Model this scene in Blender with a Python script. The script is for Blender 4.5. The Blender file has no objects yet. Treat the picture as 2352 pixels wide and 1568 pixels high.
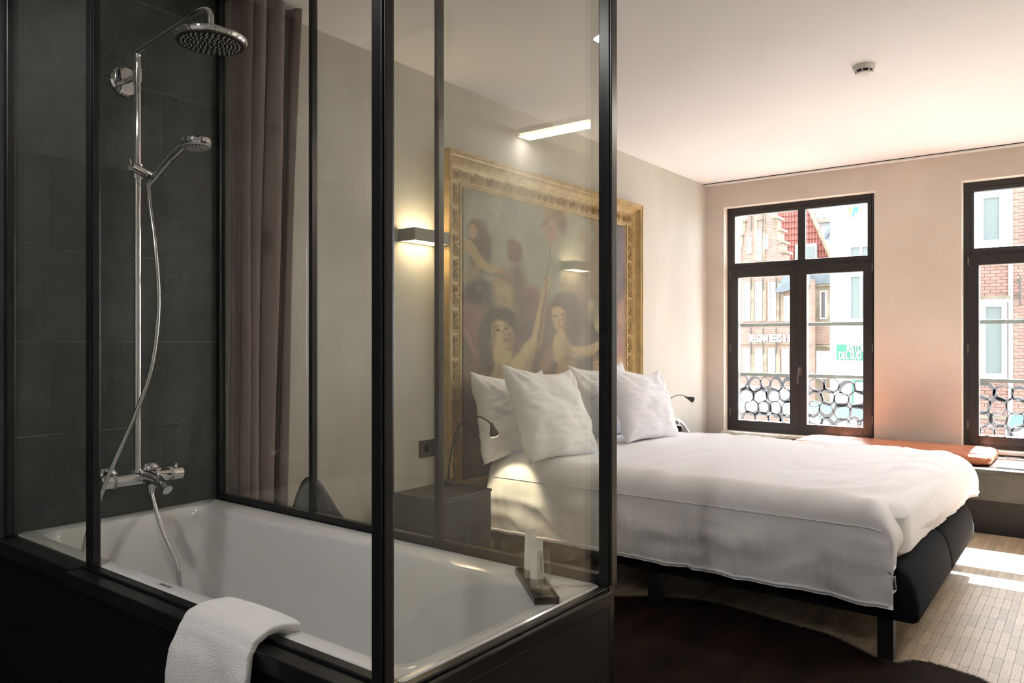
import bpy, math, random
import numpy as np
from mathutils import Vector, Matrix, noise
random.seed(7)
C = bpy.context.scene.collection
SC = bpy.context.scene
# ---------------------------------------------------------------- camera, sky, sun, exposure
YAW = math.radians(37.45); FPX = 1755.0; EYE = 1.2
cam = bpy.data.cameras.new('camera'); cam.sensor_width = 36; cam.lens = 36*FPX/2352; cam.shift_y = 1/2352
cam.clip_start = 0.02; cam.clip_end = 300
camo = bpy.data.objects.new('camera', cam); C.objects.link(camo)
camo.location = (0, 0, EYE); camo.rotation_euler = (math.pi/2, 0, YAW-math.pi/2); SC.camera = camo
SC.view_settings.view_transform = 'Standard'; SC.view_settings.look = 'None'
SC.view_settings.gamma = 1; SC.view_settings.use_curve_mapping = False
SC.view_settings.exposure = 0.85
w = bpy.data.worlds.new('sky'); SC.world = w; w.use_nodes = True
w.node_tree.nodes['Background'].inputs[0].default_value = (0.87, 0.94, 1.0, 1)
w.node_tree.nodes['Background'].inputs[1].default_value = 7.0
def light(name, typ, loc, energy, color=(1,1,1), rot=(0,0,0), **kw):
    l = bpy.data.lights.new(name, typ); l.energy = energy; l.color = color
    for k, v in kw.items(): setattr(l, k, v)
    o = bpy.data.objects.new(name, l); C.objects.link(o); o.location = loc; o.rotation_euler = rot
    return o
SUN_EL = math.radians(46)
sun = light('sun', 'SUN', (20, 1.5, 18), 80, (1, .975, .965), angle=0.012)
sun.rotation_euler = Vector((math.cos(SUN_EL), 0.015, math.sin(SUN_EL))).to_track_quat('Z', 'Y').to_euler()
SC.cycles.max_bounces = 10; SC.cycles.diffuse_bounces = 5; SC.cycles.glossy_bounces = 5
SC.cycles.transparent_max_bounces = 20; SC.cycles.transmission_bounces = 6
SC.cycles.sample_clamp_indirect = 25; SC.cycles.use_denoising = True
# ---------------------------------------------------------------- helpers
def lin(c):
    f = lambda v: v/12.92 if v <= .04045 else ((v+.055)/1.055)**2.4
    return tuple(f(v/255) for v in c[:3])+(1,)
def tag(o, label=None, cat=None, group=None, kind=None):
    if label: o['label'] = label
    if cat: o['category'] = cat
    if group: o['group'] = group
    if kind: o['kind'] = kind
    return o
def empty(name, loc, label, cat, group=None, rz=0):
    o = bpy.data.objects.new(name, None); C.objects.link(o); o.location = loc; o.rotation_euler = (0, 0, rz)
    o.empty_display_size = .05
    return tag(o, label, cat, group)
class MB:
    def __init__(s): s.v = []; s.f = []
    def add(s, vs, fs):
        n = len(s.v); s.v += [tuple(v) for v in vs]; s.f += [tuple(i+n for i in f) for f in fs]; return s
    def box(s, x0, x1, y0, y1, z0, z1):
        return s.add([(x0,y0,z0),(x1,y0,z0),(x1,y1,z0),(x0,y1,z0),(x0,y0,z1),(x1,y0,z1),(x1,y1,z1),(x0,y1,z1)],
                     [(0,3,2,1),(4,5,6,7),(0,1,5,4),(1,2,6,5),(2,3,7,6),(3,0,4,7)])
    def tube(s, pts, r, n=12, cap=True, squash=1.0):
        pts = [Vector(p) for p in pts]; rs = r if isinstance(r, (list, tuple)) else [r]*len(pts)
        vs = []; fs = []; u = None
        for i, p in enumerate(pts):
            t = (pts[min(i+1, len(pts)-1)]-pts[max(i-1, 0)]).normalized()
            if u is None:
                u = t.orthogonal().normalized()
            u = (u-t*u.dot(t)).normalized(); w2 = t.cross(u)
            for k in range(n):
                a = 2*math.pi*k/n; vs.append(p+(u*math.cos(a)+w2*math.sin(a)*squash)*rs[i])
        for i in range(len(pts)-1):
            for k in range(n):
                fs.append((i*n+k, i*n+(k+1) % n, (i+1)*n+(k+1) % n, (i+1)*n+k))
        if cap:
            fs.append(tuple(range(n))[::-1]); fs.append(tuple(range((len(pts)-1)*n, len(pts)*n)))
        return s.add(vs, fs)
    def lathe(s, prof, org=(0,0,0), axis=(0,0,1), n=32):
        org = Vector(org); ax = Vector(axis).normalized(); u = ax.orthogonal().normalized(); w2 = ax.cross(u)
        vs = []; fs = []; m = len(prof)
        for (r, h) in prof:
            for k in range(n):
                a = 2*math.pi*k/n; vs.append(org+ax*h+(u*math.cos(a)+w2*math.sin(a))*max(r, 1e-5))
        for i in range(m-1):
            for k in range(n):
                fs.append((i*n+k, i*n+(k+1) % n, (i+1)*n+(k+1) % n, (i+1)*n+k))
        fs.append(tuple(range(n))[::-1]); fs.append(tuple(range((m-1)*n, m*n)))
        return s.add(vs, fs)
    def grid(s, fn, nu, nv, closeu=False):
        vs = [fn(i/(nu if closeu else nu-1), j/(nv-1)) for j in range(nv) for i in range(nu)]
        fs = [(j*nu+i, j*nu+(i+1) % nu, (j+1)*nu+(i+1) % nu, (j+1)*nu+i) for j in range(nv-1) for i in range(nu if closeu else nu-1)]
        return s.add(vs, fs)
    def loops(s, ls, cap0=True, cap1=True):
        n = len(ls[0]); vs = [p for l in ls for p in l]
        fs = [(i*n+k, i*n+(k+1) % n, (i+1)*n+(k+1) % n, (i+1)*n+k) for i in range(len(ls)-1) for k in range(n)]
        if cap0: fs.append(tuple(range(n))[::-1])
        if cap1: fs.append(tuple(range((len(ls)-1)*n, len(ls)*n)))
        return s.add(vs, fs)
    def prism(s, poly, d0, d1, plane='x'):
        mk = {'x': lambda a, b, d: (d, a, b), 'y': lambda a, b, d: (a, d, b), 'z': lambda a, b, d: (a, b, d)}[plane]
        return s.loops([[mk(a, b, d0) for a, b in poly], [mk(a, b, d1) for a, b in poly]])
    def mesh(s, name, mat=None, smooth=False):
        me = bpy.data.meshes.new(name); me.from_pydata(s.v, [], s.f)
        import bmesh
        bm = bmesh.new(); bm.from_mesh(me); bmesh.ops.recalc_face_normals(bm, faces=bm.faces); bm.to_mesh(me); bm.free()
        if mat: me.materials.append(mat)
        if smooth:
            me.polygons.foreach_set('use_smooth', [True]*len(me.polygons))
            if smooth != 'all': me.set_sharp_from_angle(angle=math.radians(40))
        return me
    def build(s, name, mat, parent=None, smooth=False, bevel=0, seg=2):
        o = bpy.data.objects.new(name, s.mesh(name, mat, smooth)); C.objects.link(o)
        if parent is not None:
            o.parent = parent; o.matrix_parent_inverse = (Matrix.Translation(parent.location) @ parent.rotation_euler.to_matrix().to_4x4()).inverted() if parent.parent is None and parent.type == 'EMPTY' else Matrix()
        if bevel:
            m = o.modifiers.new('bevel', 'BEVEL'); m.width = bevel; m.segments = seg; m.limit_method = 'ANGLE'; m.angle_limit = math.radians(40)
        return o
def link(name, me, parent=None):
    o = bpy.data.objects.new(name, me); C.objects.link(o)
    if parent is not None: o.parent = parent
    return o
def struct(o): o['kind'] = 'structure'; return o
def smooth_path(pts, n=8):
    pts = [Vector(p) for p in pts]; out = []
    P = [pts[0]*2-pts[1]]+pts+[pts[-1]*2-pts[-2]]
    for i in range(1, len(P)-2):
        for k in range(n):
            t = k/n; a, b, c, d = P[i-1:i+3]
            out.append(.5*((2*b)+(c-a)*t+(2*a-5*b+4*c-d)*t*t+(3*b-a-3*c+d)*t**3))
    return out+[pts[-1]]
F = Vector((math.cos(YAW), math.sin(YAW), 0)); R = Vector((math.sin(YAW), -math.cos(YAW), 0))
def at(x, y, axis, v):      # a photograph measurement turned into a point on a world plane
    d = F+R*((x-1176)/FPX)+Vector((0, 0, 1))*((785-y)/FPX)
    o = Vector((0, 0, EYE)); t = (v-o[axis])/d[axis]; return o+d*t
def rounded(x0, x1, y0, y1, r, z, n=8):
    out = []
    for (cx, cy, a0) in ((x1-r, y1-r, 0), (x0+r, y1-r, 90), (x0+r, y0+r, 180), (x1-r, y0+r, 270)):
        for k in range(n+1):
            a = math.radians(a0+90*k/n); out.append((cx+r*math.cos(a), cy+r*math.sin(a), z))
    return out
# ---------------------------------------------------------------- materials
def mat(name, col, rough=.5, metal=0, col2=None, scale=5, detail=4, bump=0, bscale=40, rand=0, spec=.5, emit=None, estr=0, coat=0, stretch=(1,1,1), sheen=0, mixf=(.35,.65)):
    m = bpy.data.materials.new(name); m.use_nodes = True; nt = m.node_tree; N = nt.nodes; L = nt.links
    b = N['Principled BSDF']; c = lin(col)
    b.inputs['Base Color'].default_value = c; b.inputs['Roughness'].default_value = rough; b.inputs['Metallic'].default_value = metal
    b.inputs['Specular IOR Level'].default_value = spec
    if coat: b.inputs['Coat Weight'].default_value = coat; b.inputs['Coat Roughness'].default_value = .05
    if sheen: b.inputs['Sheen Weight'].default_value = sheen
    if emit: b.inputs['Emission Color'].default_value = lin(emit); b.inputs['Emission Strength'].default_value = estr
    tc = N.new('ShaderNodeTexCoord'); mp = N.new('ShaderNodeMapping'); mp.inputs['Scale'].default_value = stretch
    L.new(tc.outputs['Object'], mp.inputs[0]); last = None
    if col2:
        n = N.new('ShaderNodeTexNoise'); n.inputs['Scale'].default_value = scale; n.inputs['Detail'].default_value = detail; n.inputs['Roughness'].default_value = .6
        L.new(mp.outputs[0], n.inputs['Vector'])
        rmp = N.new('ShaderNodeValToRGB'); rmp.color_ramp.elements[0].position = mixf[0]; rmp.color_ramp.elements[1].position = mixf[1]
        rmp.color_ramp.elements[0].color = c; rmp.color_ramp.elements[1].color = lin(col2)
        L.new(n.outputs[0], rmp.inputs[0]); last = rmp.outputs[0]
    if rand:
        oi = N.new('ShaderNodeObjectInfo'); mr = N.new('ShaderNodeMapRange'); mr.inputs['To Min'].default_value = 1-rand; mr.inputs['To Max'].default_value = 1+rand
        L.new(oi.outputs['Random'], mr.inputs[0]); hs = N.new('ShaderNodeHueSaturation'); L.new(mr.outputs[0], hs.inputs['Value'])
        if last: L.new(last, hs.inputs['Color'])
        else: hs.inputs['Color'].default_value = c
        last = hs.outputs[0]
    if last: L.new(last, b.inputs['Base Color'])
    if bump:
        n2 = N.new('ShaderNodeTexNoise'); n2.inputs['Scale'].default_value = bscale; n2.inputs['Detail'].default_value = 5
        L.new(mp.outputs[0], n2.inputs['Vector']); bp = N.new('ShaderNodeBump'); bp.inputs['Strength'].default_value = bump; bp.inputs['Distance'].default_value = .01
        L.new(n2.outputs[0], bp.inputs['Height']); L.new(bp.outputs[0], b.inputs['Normal'])
    return m
def attr_mat(name, attr, rough=.6, spec=.3, bump=0, bscale=200):
    m = mat(name, (128,128,128), rough, spec=spec, bump=bump, bscale=bscale); nt = m.node_tree
    a = nt.nodes.new('ShaderNodeAttribute'); a.attribute_name = attr; nt.links.new(a.outputs['Color'], nt.nodes['Principled BSDF'].inputs['Base Color']); return m
def glass(name, tint=(.93, .95, .92), refl=1.0):
    m = bpy.data.materials.new(name); m.use_nodes = True; nt = m.node_tree; nt.nodes.clear(); N = nt.nodes; L = nt.links
    o = N.new('ShaderNodeOutputMaterial'); mx = N.new('ShaderNodeMixShader'); t = N.new('ShaderNodeBsdfTransparent'); t.inputs[0].default_value = tint+(1,)
    g = N.new('ShaderNodeBsdfGlossy'); g.inputs['Roughness'].default_value = .0; g.inputs[0].default_value = (1, 1, 1, 1)
    fr = N.new('ShaderNodeFresnel'); fr.inputs[0].default_value = 1.45; mu = N.new('ShaderNodeMath'); mu.operation = 'MULTIPLY'; mu.inputs[1].default_value = refl
    ge = N.new('ShaderNodeNewGeometry'); ir = N.new('ShaderNodeMapRange'); ir.inputs['To Min'].default_value = 1.45; ir.inputs['To Max'].default_value = 1/1.45
    L.new(ge.outputs['Backfacing'], ir.inputs[0]); L.new(ir.outputs[0], fr.inputs[0])      # a thin sheet: both faces reflect alike
    L.new(fr.outputs[0], mu.inputs[0]); L.new(mu.outputs[0], mx.inputs[0]); L.new(t.outputs[0], mx.inputs[1]); L.new(g.outputs[0], mx.inputs[2]); L.new(mx.outputs[0], o.inputs[0])
    return m
M = dict(
    plaster=mat('plaster', (205,203,196), .85, col2=(189,187,179), scale=1.6, detail=7, bump=.12, bscale=18, spec=.2, stretch=(1,1,.35)),
    plaster_w=mat('plaster_window_wall', (206,197,190), .85, col2=(193,184,176), scale=1.3, detail=6, bump=.1, bscale=18, spec=.2),
    ceiling=mat('ceiling_paint', (232,232,234), .8, spec=.2),
    reveal=mat('reveal_paint', (232,226,216), .7, spec=.2),
    slate=mat('slate', (45,48,48), .42, col2=(66,70,69), scale=3.5, detail=8, bump=.3, bscale=9, rand=.16),
    grout=mat('grout', (140,140,136), .9),
    black=mat('black_profile', (20,20,21), .28, spec=.5),
    black_panel=mat('black_panel', (10,10,11), .5, spec=.35),
    chrome=mat('chrome', (225,225,228), .06, 1),
    chrome_b=mat('brushed_hose', (190,190,190), .25, 1),
    acrylic=mat('acrylic_white', (210,209,207), .12, spec=.5, coat=.3),
    rubber=mat('rubber_dark', (40,40,42), .5), nozzle=mat('nozzle_pale', (200,200,200), .4),
    grey_face=mat('grey_face', (150,150,148), .4),
    towel=mat('terry_cloth', (234,232,228), .95, bump=.55, bscale=340, spec=.1, sheen=.4),
    linen=mat('linen_white', (238,238,243), .9, bump=.15, bscale=90, spec=.15, sheen=.2),
    gold=mat('gilt', (182,156,106), .5, .15, col2=(158,132,84), scale=14, spec=.5),
    frame_dark=mat('window_frame_paint', (38,35,35), .35, spec=.5),
    steel=mat('steel_hardware', (120,115,110), .3, .9),
    railing=mat('railing_paint', (104,108,114), .4, .3),
    rail_bar=mat('rail_bar', (92,95,88), .5, .3),
    leather=mat('leather_brown', (190,112,74), .3, col2=(172,96,60), scale=9, bump=.1, bscale=60),
    bench=mat('bench_concrete', (88,87,85), .16, col2=(74,72,70), scale=5, spec=.6, coat=1),
    bench_front=mat('bench_front_concrete', (78,77,73), .6, col2=(64,63,59), scale=4),
    plinth=mat('plinth_dark', (24,21,20), .6),
    upholstery=mat('upholstery_charcoal', (30,31,35), .95, bump=.3, bscale=400, spec=.1),
    wood_black=mat('black_wood', (9,9,9), .5),
    stand=mat('stand_dark', (40,38,37), .45, col2=(33,32,31), scale=6),
    hide=mat('cowhide', (44,28,20), .85, col2=(22,14,11), scale=2.5, bump=.8, bscale=160, stretch=(1,3,1), spec=.12),
    curtain=mat('curtain_cloth', (132,120,116), .9, spec=.1, sheen=.2),
    lamp_box=mat('lamp_housing', (128,128,122), .5),
    warm_glow=mat('warm_diffuser', (255,225,180), .5, emit=(255,222,170), estr=5),
    tube_glow=mat('tube_diffuser', (255,240,215), .5, emit=(255,226,180), estr=6),
    white_plastic=mat('white_plastic', (226,224,220), .35), dark_plastic=mat('dark_plastic', (30,30,32), .35),
    phone_silver=mat('phone_silver', (210,212,214), .25, .6), socket=mat('socket_plate', (38,38,40), .4),
    tube_white=mat('tube_white', (232,232,226), .35), cap_grey=mat('cap_grey', (150,145,138), .4),
    gel0=mat('clear_gel', (215,220,220), .08, spec=.8, coat=.6),
    gel=glass('clear_gel_body', (.93,.95,.95), 1.6),
    tray=mat('tray_dark', (40,32,28), .3), ink=mat('print_ink', (70,70,72), .6),
    armchair=mat('armchair_dark', (26,27,26), .45),
    floor_base=mat('floor_base', (60,48,36), .8),
    floor_tile=mat('bath_floor', (58,58,58), .5),
    oak=mat('oak_strip', (192,174,150), .38, col2=(170,150,126), scale=18, detail=5, rand=.15, stretch=(1,9,1), bump=.06, bscale=50, spec=.45),
    pane=glass('window_pane', (.98,.99,.99)), screen=glass('screen_pane', (.972,.978,.955)),
    pane_edge=mat('pane_edge', (120,150,138), .2, spec=.6),
)

# fine pale veins in the slate
nt = M['slate'].node_tree; N = nt.nodes; bs = N['Principled BSDF']; src = bs.inputs['Base Color'].links[0].from_socket
nv = N.new('ShaderNodeTexNoise'); nv.inputs['Scale'].default_value = 2.2; nv.inputs['Detail'].default_value = 9; nv.inputs['Roughness'].default_value = .62
oi = N.new('ShaderNodeObjectInfo'); va = N.new('ShaderNodeVectorMath'); va.operation = 'ADD'; tcn = [n for n in N if n.type == 'TEX_COORD'][0]; vm = N.new('ShaderNodeVectorMath'); vm.operation = 'SCALE'; vm.inputs['Scale'].default_value = 60
cx_ = N.new('ShaderNodeCombineXYZ'); nt.links.new(oi.outputs['Random'], cx_.inputs[0]); nt.links.new(cx_.outputs[0], vm.inputs[0]); nt.links.new(vm.outputs[0], va.inputs[0]); nt.links.new(tcn.outputs['Object'], va.inputs[1]); nt.links.new(va.outputs[0], nv.inputs['Vector'])
rv = N.new('ShaderNodeValToRGB'); e = rv.color_ramp.elements; e[0].position = .497; e[0].color = (0, 0, 0, 1); e[1].position = .5; e[1].color = (.28, .28, .28, 1); e3 = e.new(.503); e3.color = (0, 0, 0, 1)
mxv = N.new('ShaderNodeMixRGB'); mxv.inputs[2].default_value = lin((120, 122, 120)); nt.links.new(nv.outputs[0], rv.inputs[0]); nt.links.new(rv.outputs[0], mxv.inputs[0]); nt.links.new(src, mxv.inputs[1]); nt.links.new(mxv.outputs[0], bs.inputs['Base Color'])
# ---------------------------------------------------------------- room shell
YN, YS, XE, XW, ZC = 2.70, -1.0, 6.30, -1.4, 2.56      # headboard wall, south wall, window wall, bathroom end, ceiling
WIN = [(1.345, 2.542), (-.424, .772)]                    # window openings along Y
WZ0, WZ1 = .437, 2.352
struct(MB().box(XW, XE, YN+.012, YN+.25, 0, ZC).build('wall_north', M['plaster']))
wn = C.objects['wall_north']
grout = MB().box(XW, 1.648, YN-.0105, YN+.0115, 0, ZC-.0).build('grout', M['grout'], wn); grout['kind'] = 'stuff'
MBp = MB().box(1.652, XE, YN, YN+.0125, 0, ZC).build('plaster_skin', M['plaster'], wn)
# slate tiles: rows of .30, length .60, alternate rows shifted by .375
tile_me = {}
def tile_mesh(wd, ht):
    k = (round(wd, 3), round(ht, 3))
    if k not in tile_me: tile_me[k] = MB().box(.0005, wd-.0005, -.010, -.001, .0009, ht-.0009).mesh('slate_tile', M['slate'])
    return tile_me[k]
for r in range(9):
    z0 = r*.3; ht = min(.3, ZC-z0); x = (1.055 if r in (1, 3, 5, 7) else 1.43)-.6*5
    while x < 1.65:
        a = max(x, XW); b = min(x+.6, 1.65)
        if b-a > .02:
            o = link('slate_tile', tile_mesh(b-a, ht), wn); o.location = (a, YN-.002+random.uniform(-.0006, .0006), z0)
        x += .6
struct(MB().box(XW-.2, XW, YS-.2, YN+.25, 0, ZC).build('wall_west', M['plaster']))
struct(MB().box(XW, XE, YS-.2, YS, 0, ZC).build('wall_south', M['plaster']))
# window wall with two openings
WT = .40
m = MB(); ys = [YS-.2, WIN[1][0], WIN[1][1], WIN[0][0], WIN[0][1], YN+.25]
for i in (0, 2, 4): m.box(XE, XE+WT, ys[i], ys[i+1], 0, ZC)
for i in (1, 3): m.box(XE, XE+WT, ys[i], ys[i+1], 0, WZ0); m.box(XE, XE+WT, ys[i], ys[i+1], WZ1, ZC)
struct(m.build('wall_east', M['plaster_w']))
struct(MB().box(XW-.2, XE+WT, YS-.2, YN+.25, ZC, ZC+.2).build('ceiling', M['ceiling']))
fl = struct(MB().box(XW-.2, XE+WT, YS-.2, YN+.25, -.2, -.0035).build('floor', M['floor_base']))
MB().box(XW, 1.66, YS, YN, -.0035, 0).build('tiled_area', M['floor_tile'], fl)
# curtain rail along the ceiling of the window wall: white profile with a dark slot
t = MB(); t.box(XE-.05, XE-.001, YS, YN, ZC-.014, ZC-.001)
struct(t.build('trim_1', M['ceiling'])); MB().box(XE-.058, XE-.051, YS, YN, ZC-.005, ZC-.001).build('slot', M['black_panel'], C.objects['trim_1'])
# reveals (painted lighter) + sill ledge
for i, (a, b) in enumerate(WIN):
    t = MB(); t.box(XE-.001, XE+.08, a-.0, a+.004, WZ0, WZ1); t.box(XE-.001, XE+.08, b-.004, b, WZ0, WZ1); t.box(XE-.001, XE+.08, a, b, WZ1-.004, WZ1)
    t.box(XE-.03, XE+.085, a-.01, b+.01, WZ0-.02, WZ0+.004)
    struct(t.build('trim_%d' % (i+2), M['reveal'], bevel=.002))
# ---------------------------------------------------------------- windows
def ring(m, x0, x1, ya, yb, za, zb, w_):
    m.box(x0, x1, ya, ya+w_, za, zb); m.box(x0, x1, yb-w_, yb, za, zb); m.box(x0, x1, ya+w_, yb-w_, za, za+w_); m.box(x0, x1, ya+w_, yb-w_, zb-w_, zb)
def window(n, a, b, full):
    fx0, fx1 = XE+.08, XE+.15
    fr = MB(); y0, y1 = a+.002, b-.002
    fr.box(fx0, fx1, y0, y0+.04, WZ0, WZ1); fr.box(fx0, fx1, y1-.04, y1, WZ0, WZ1)
    fr.box(fx0, fx1, y0+.04, y1-.04, WZ0, WZ0+.035); fr.box(fx0, fx1, y0+.04, y1-.04, WZ1-.045, WZ1)
    fr.box(fx0, fx1, y0+.04, y1-.04, 1.80, 1.845)
    F0 = struct(fr.build('window_%d' % n, M['frame_dark'], bevel=.003))
    # transom light
    tr = MB(); ring(tr, fx0-.004, fx1-.02, y0+.04, y1-.04, 1.845, WZ1-.045, .028)
    T = tr.build('transom_light', M['frame_dark'], F0, bevel=.003); yc = (y0+y1)/2-.03
    MB().box(fx0-.002, fx0+.03, yc-.03, yc+.03, 1.873, WZ1-.073).build('mullion', M['frame_dark'], T, bevel=.003)
    for q, (pa, pb) in enumerate(((y0+.066, yc-.03), (yc+.03, y1-.066))):
        MB().box(fx0+.02, fx0+.026, pa, pb, 1.871, WZ1-.071).build('pane', M['pane'], T)
    ym = (a+b)/2-.005
    for q, (sa, sb) in enumerate(((y0+.032, ym-.001), (ym+.001, y1-.032))):
        s = MB(); ring(s, fx0-.012, fx1-.01, sa, sb, WZ0+.03, 1.815, .066)
        S = s.build('sash', M['frame_dark'], F0, bevel=.004)
        MB().box(fx0+.018, fx0+.026, sa+.060, sb-.060, WZ0+.09, 1.755).build('pane', M['pane'], S)
        bd = MB(); ring(bd, fx0+.005, fx0+.02, sa+.062, sb-.062, WZ0+.092, 1.753, .006); bd.build('glazing_bead', M['reveal'], S)
    # espagnolette handle on the meeting stile
    hx = fx0-.012; hy = ym-.02; H = MB().box(hx-.008, hx, hy-.012, hy+.012, .93, 1.0).build('handle', M['steel'], F0, bevel=.003)
    MB().tube([(hx-.008, hy, .985), (hx-.035, hy, .985), (hx-.04, hy+.004, .975), (hx-.04, hy+.012, .86)], .006, 8).build('lever', M['steel'], H, smooth=True)
    for hz in (.60, 1.15, 1.78):
        for hy2 in (y0+.03, y1-.03):
            MB().tube([(fx0-.008, hy2, hz-.03), (fx0-.008, hy2, hz+.03)], .006, 8).build('hinge', M['steel'], F0)
window(1, WIN[0][0], WIN[0][1], True); window(2, WIN[1][0], WIN[1][1], True)
# ---------------------------------------------------------------- bathtub
TX0, TX1, TY0, TY1, TZ = .955, 1.632, .975, 2.686, .60
t = empty('bathtub', (1.3, 1.83, 0), 'white rectangular bathtub sunk in a black surround below the slate wall', 'bathtub')
L = [rounded(TX0, TX1, TY0, TY1, .012, TZ-.03), rounded(TX0, TX1, TY0, TY1, .012, TZ-.003), rounded(TX0+.003, TX1-.003, TY0+.003, TY1-.003, .012, TZ)]
ix0, ix1, iy0, iy1 = .992, 1.540, 1.015, 2.628
prof = [(0, 0, .05), (.004, -.002, .052), (.009, -.010, .055), (.014, -.03, .06), (.026, -.14, .07), (.045, -.30, .08), (.075, -.385, .10), (.13, -.415, .12), (.2, -.42, .12)]
for (d, dz, r) in prof:
    k = d/.2; ey = .10*k*min(1, k*2)
    L.append(rounded(ix0+d, ix1-d, iy0+d*1.0+ey*1.5, iy1-d, r, TZ+dz))
MB().loops(L, cap0=False).build('basin', M['acrylic'], t, smooth=True)
MB().lathe([(.0, .003), (.024, .003), (.026, 0)], (1.27, 2.40, TZ-.42)).build('drain', M['chrome'], t, smooth=True)
def text(name, s, size, loc, rot, mt, parent=None, ext=.0006, sx=1, bold=0, align='LEFT'):
    cu = bpy.data.curves.new('t', 'FONT'); cu.body = s; cu.size = size; cu.extrude = ext; cu.align_x = align; cu.offset = bold
    tmp = bpy.data.objects.new('t', cu); C.objects.link(tmp); dg = bpy.context.evaluated_depsgraph_get()
    me = bpy.data.meshes.new_from_object(tmp.evaluated_get(dg)); bpy.data.objects.remove(tmp)
    me.transform(Matrix.Translation(loc) @ rot.to_4x4() @ Matrix.Diagonal((sx, 1, 1, 1))); me.materials.clear(); me.materials.append(mt)
    o = bpy.data.objects.new(name, me); C.objects.link(o)
    if parent:
        o.parent = parent
        if parent.type == 'EMPTY': o.matrix_parent_inverse = Matrix.Translation(parent.location).inverted()
    return o
text('printed_mark', 'DURAVIT', .013, (.970, 1.848, TZ+.0006), Matrix.Rotation(-math.pi/2, 3, 'Z'), M['ink'], t, .0002)
# black surround: apron panels and profiles
s = empty('bath_surround', (.9, 1.8, 0), 'black panelled surround with profiled sill around the bathtub', 'bath surround')
MB().box(.905, .93, 2.17, YN-.013, 0, .555).build('apron_panel', M['black_panel'], s, bevel=.001)
MB().box(.893, .900, .950, 2.166, 0, .555).build('apron_panel', M['black_panel'], s, bevel=.001)
MB().box(.931, 1.630, .950, .958, 0, .555).build('end_panel', M['black_panel'], s, bevel=.001)
m = MB(); m.box(.895, .9535, 2.17, YN-.013, .555, .597); m.build('sill', M['black'], s, bevel=.003)
m = MB(); m.box(.884, .9255, 1.0, 2.165, .557, .594); m.box(.9265, .9535, .975, 2.165, .557, .600); m.build('sill', M['black'], s, bevel=.003)
m = MB(); m.box(.931, 1.632, .940, .9525, .557, .592); m.box(.931, 1.632, .9535, .9725, .557, .598); m.build('sill', M['black'], s, bevel=.003)
MB().box(.94, 1.63, .960, .970, 0, .555).build('core_board', M['black_panel'], s)
# ---------------------------------------------------------------- glass screens
def post(m, x0, x1, y0, y1, z0=.6, z1=ZC-.001): m.box(x0, x1, y0, y1, z0, z1)
g = empty('long_screen', (1.65, 1.85, 0), 'black framed glass screen between bathtub and bedroom, three panes wide', 'glass screen')
# long screen: X 1.635-1.675
gx0, gx1 = 1.638, 1.662
pb = [(2.662, 2.686), (2.106, 2.124), (1.524, 1.542), (1.0, 1.012)]
for i, (a, b) in enumerate(pb[:3]):
    q = MB(); post(q, gx0, gx1, a, b, 0); 
    q.build('post', M['black'], g, bevel=.002)
spans = [(2.124, 2.662), (1.542, 2.106), (.988, 1.524)]
for a, b in spans:
    MB().box(gx0, gx1, a+.0005, b-.0005, .585, .622).build('bottom_rail', M['black'], g, bevel=.002)
    MB().box(gx0, gx1, a+.0005, b-.0005, ZC-.055, ZC-.001).build('top_rail', M['black'], g, bevel=.002)
    MB().box(gx0+.008, gx0+.016, a-.0, b+.0, .618, ZC-.05).build('pane', M['screen'], g)
MB().box(gx0, gx1, .992, 2.648, .0, .583).build('lower_panel', M['black_panel'], g)
e = empty('end_screen', (1.3, .96, 0), 'black framed glass pane between two tall posts at the near end of the tub', 'glass screen')
q = MB(); post(q, 1.639, 1.668, .955, .985, 0); q.box(1.6385, 1.6682, .9475, .9545, .60, ZC-.002); q.build('post', M['black'], e, bevel=.003)
q = MB(); post(q, .902, .930, .972, .998, 0); q.box(.906, .926, .9675, .9715, .61, ZC-.002); q.box(.9305, .936, .976, .990, .60, ZC-.002); q.build('post', M['black'], e, bevel=.003)
MB().box(.934, 1.640, .978, .986, .601, ZC-.02).build('pane', M['screen'], e)
MB().box(.937, 1.638, .972, .985, ZC-.035, ZC-.001).build('top_rail', M['black'], e, bevel=.002)
f = empty('front_screen', (.92, 2.4, 0), 'narrow fixed glass pane at the tap end, framed by black posts', 'glass screen')
q = MB(); post(q, .928, .955, 2.118, 2.145, .600); q.box(.932, .951, 2.114, 2.1175, .61, ZC-.002); q.build('post', M['black'], f, bevel=.003)
q = MB(); post(q, .920, .945, 2.662, 2.687, .600); q.build('post', M['black'], f, bevel=.003)
MB().box(.936, .944, 2.144, 2.662, .600, ZC-.02).build('pane', M['screen'], f)
MB().box(.930, .950, 2.146, 2.661, ZC-.035, ZC-.001).build('top_rail', M['black'], f, bevel=.002)
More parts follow.
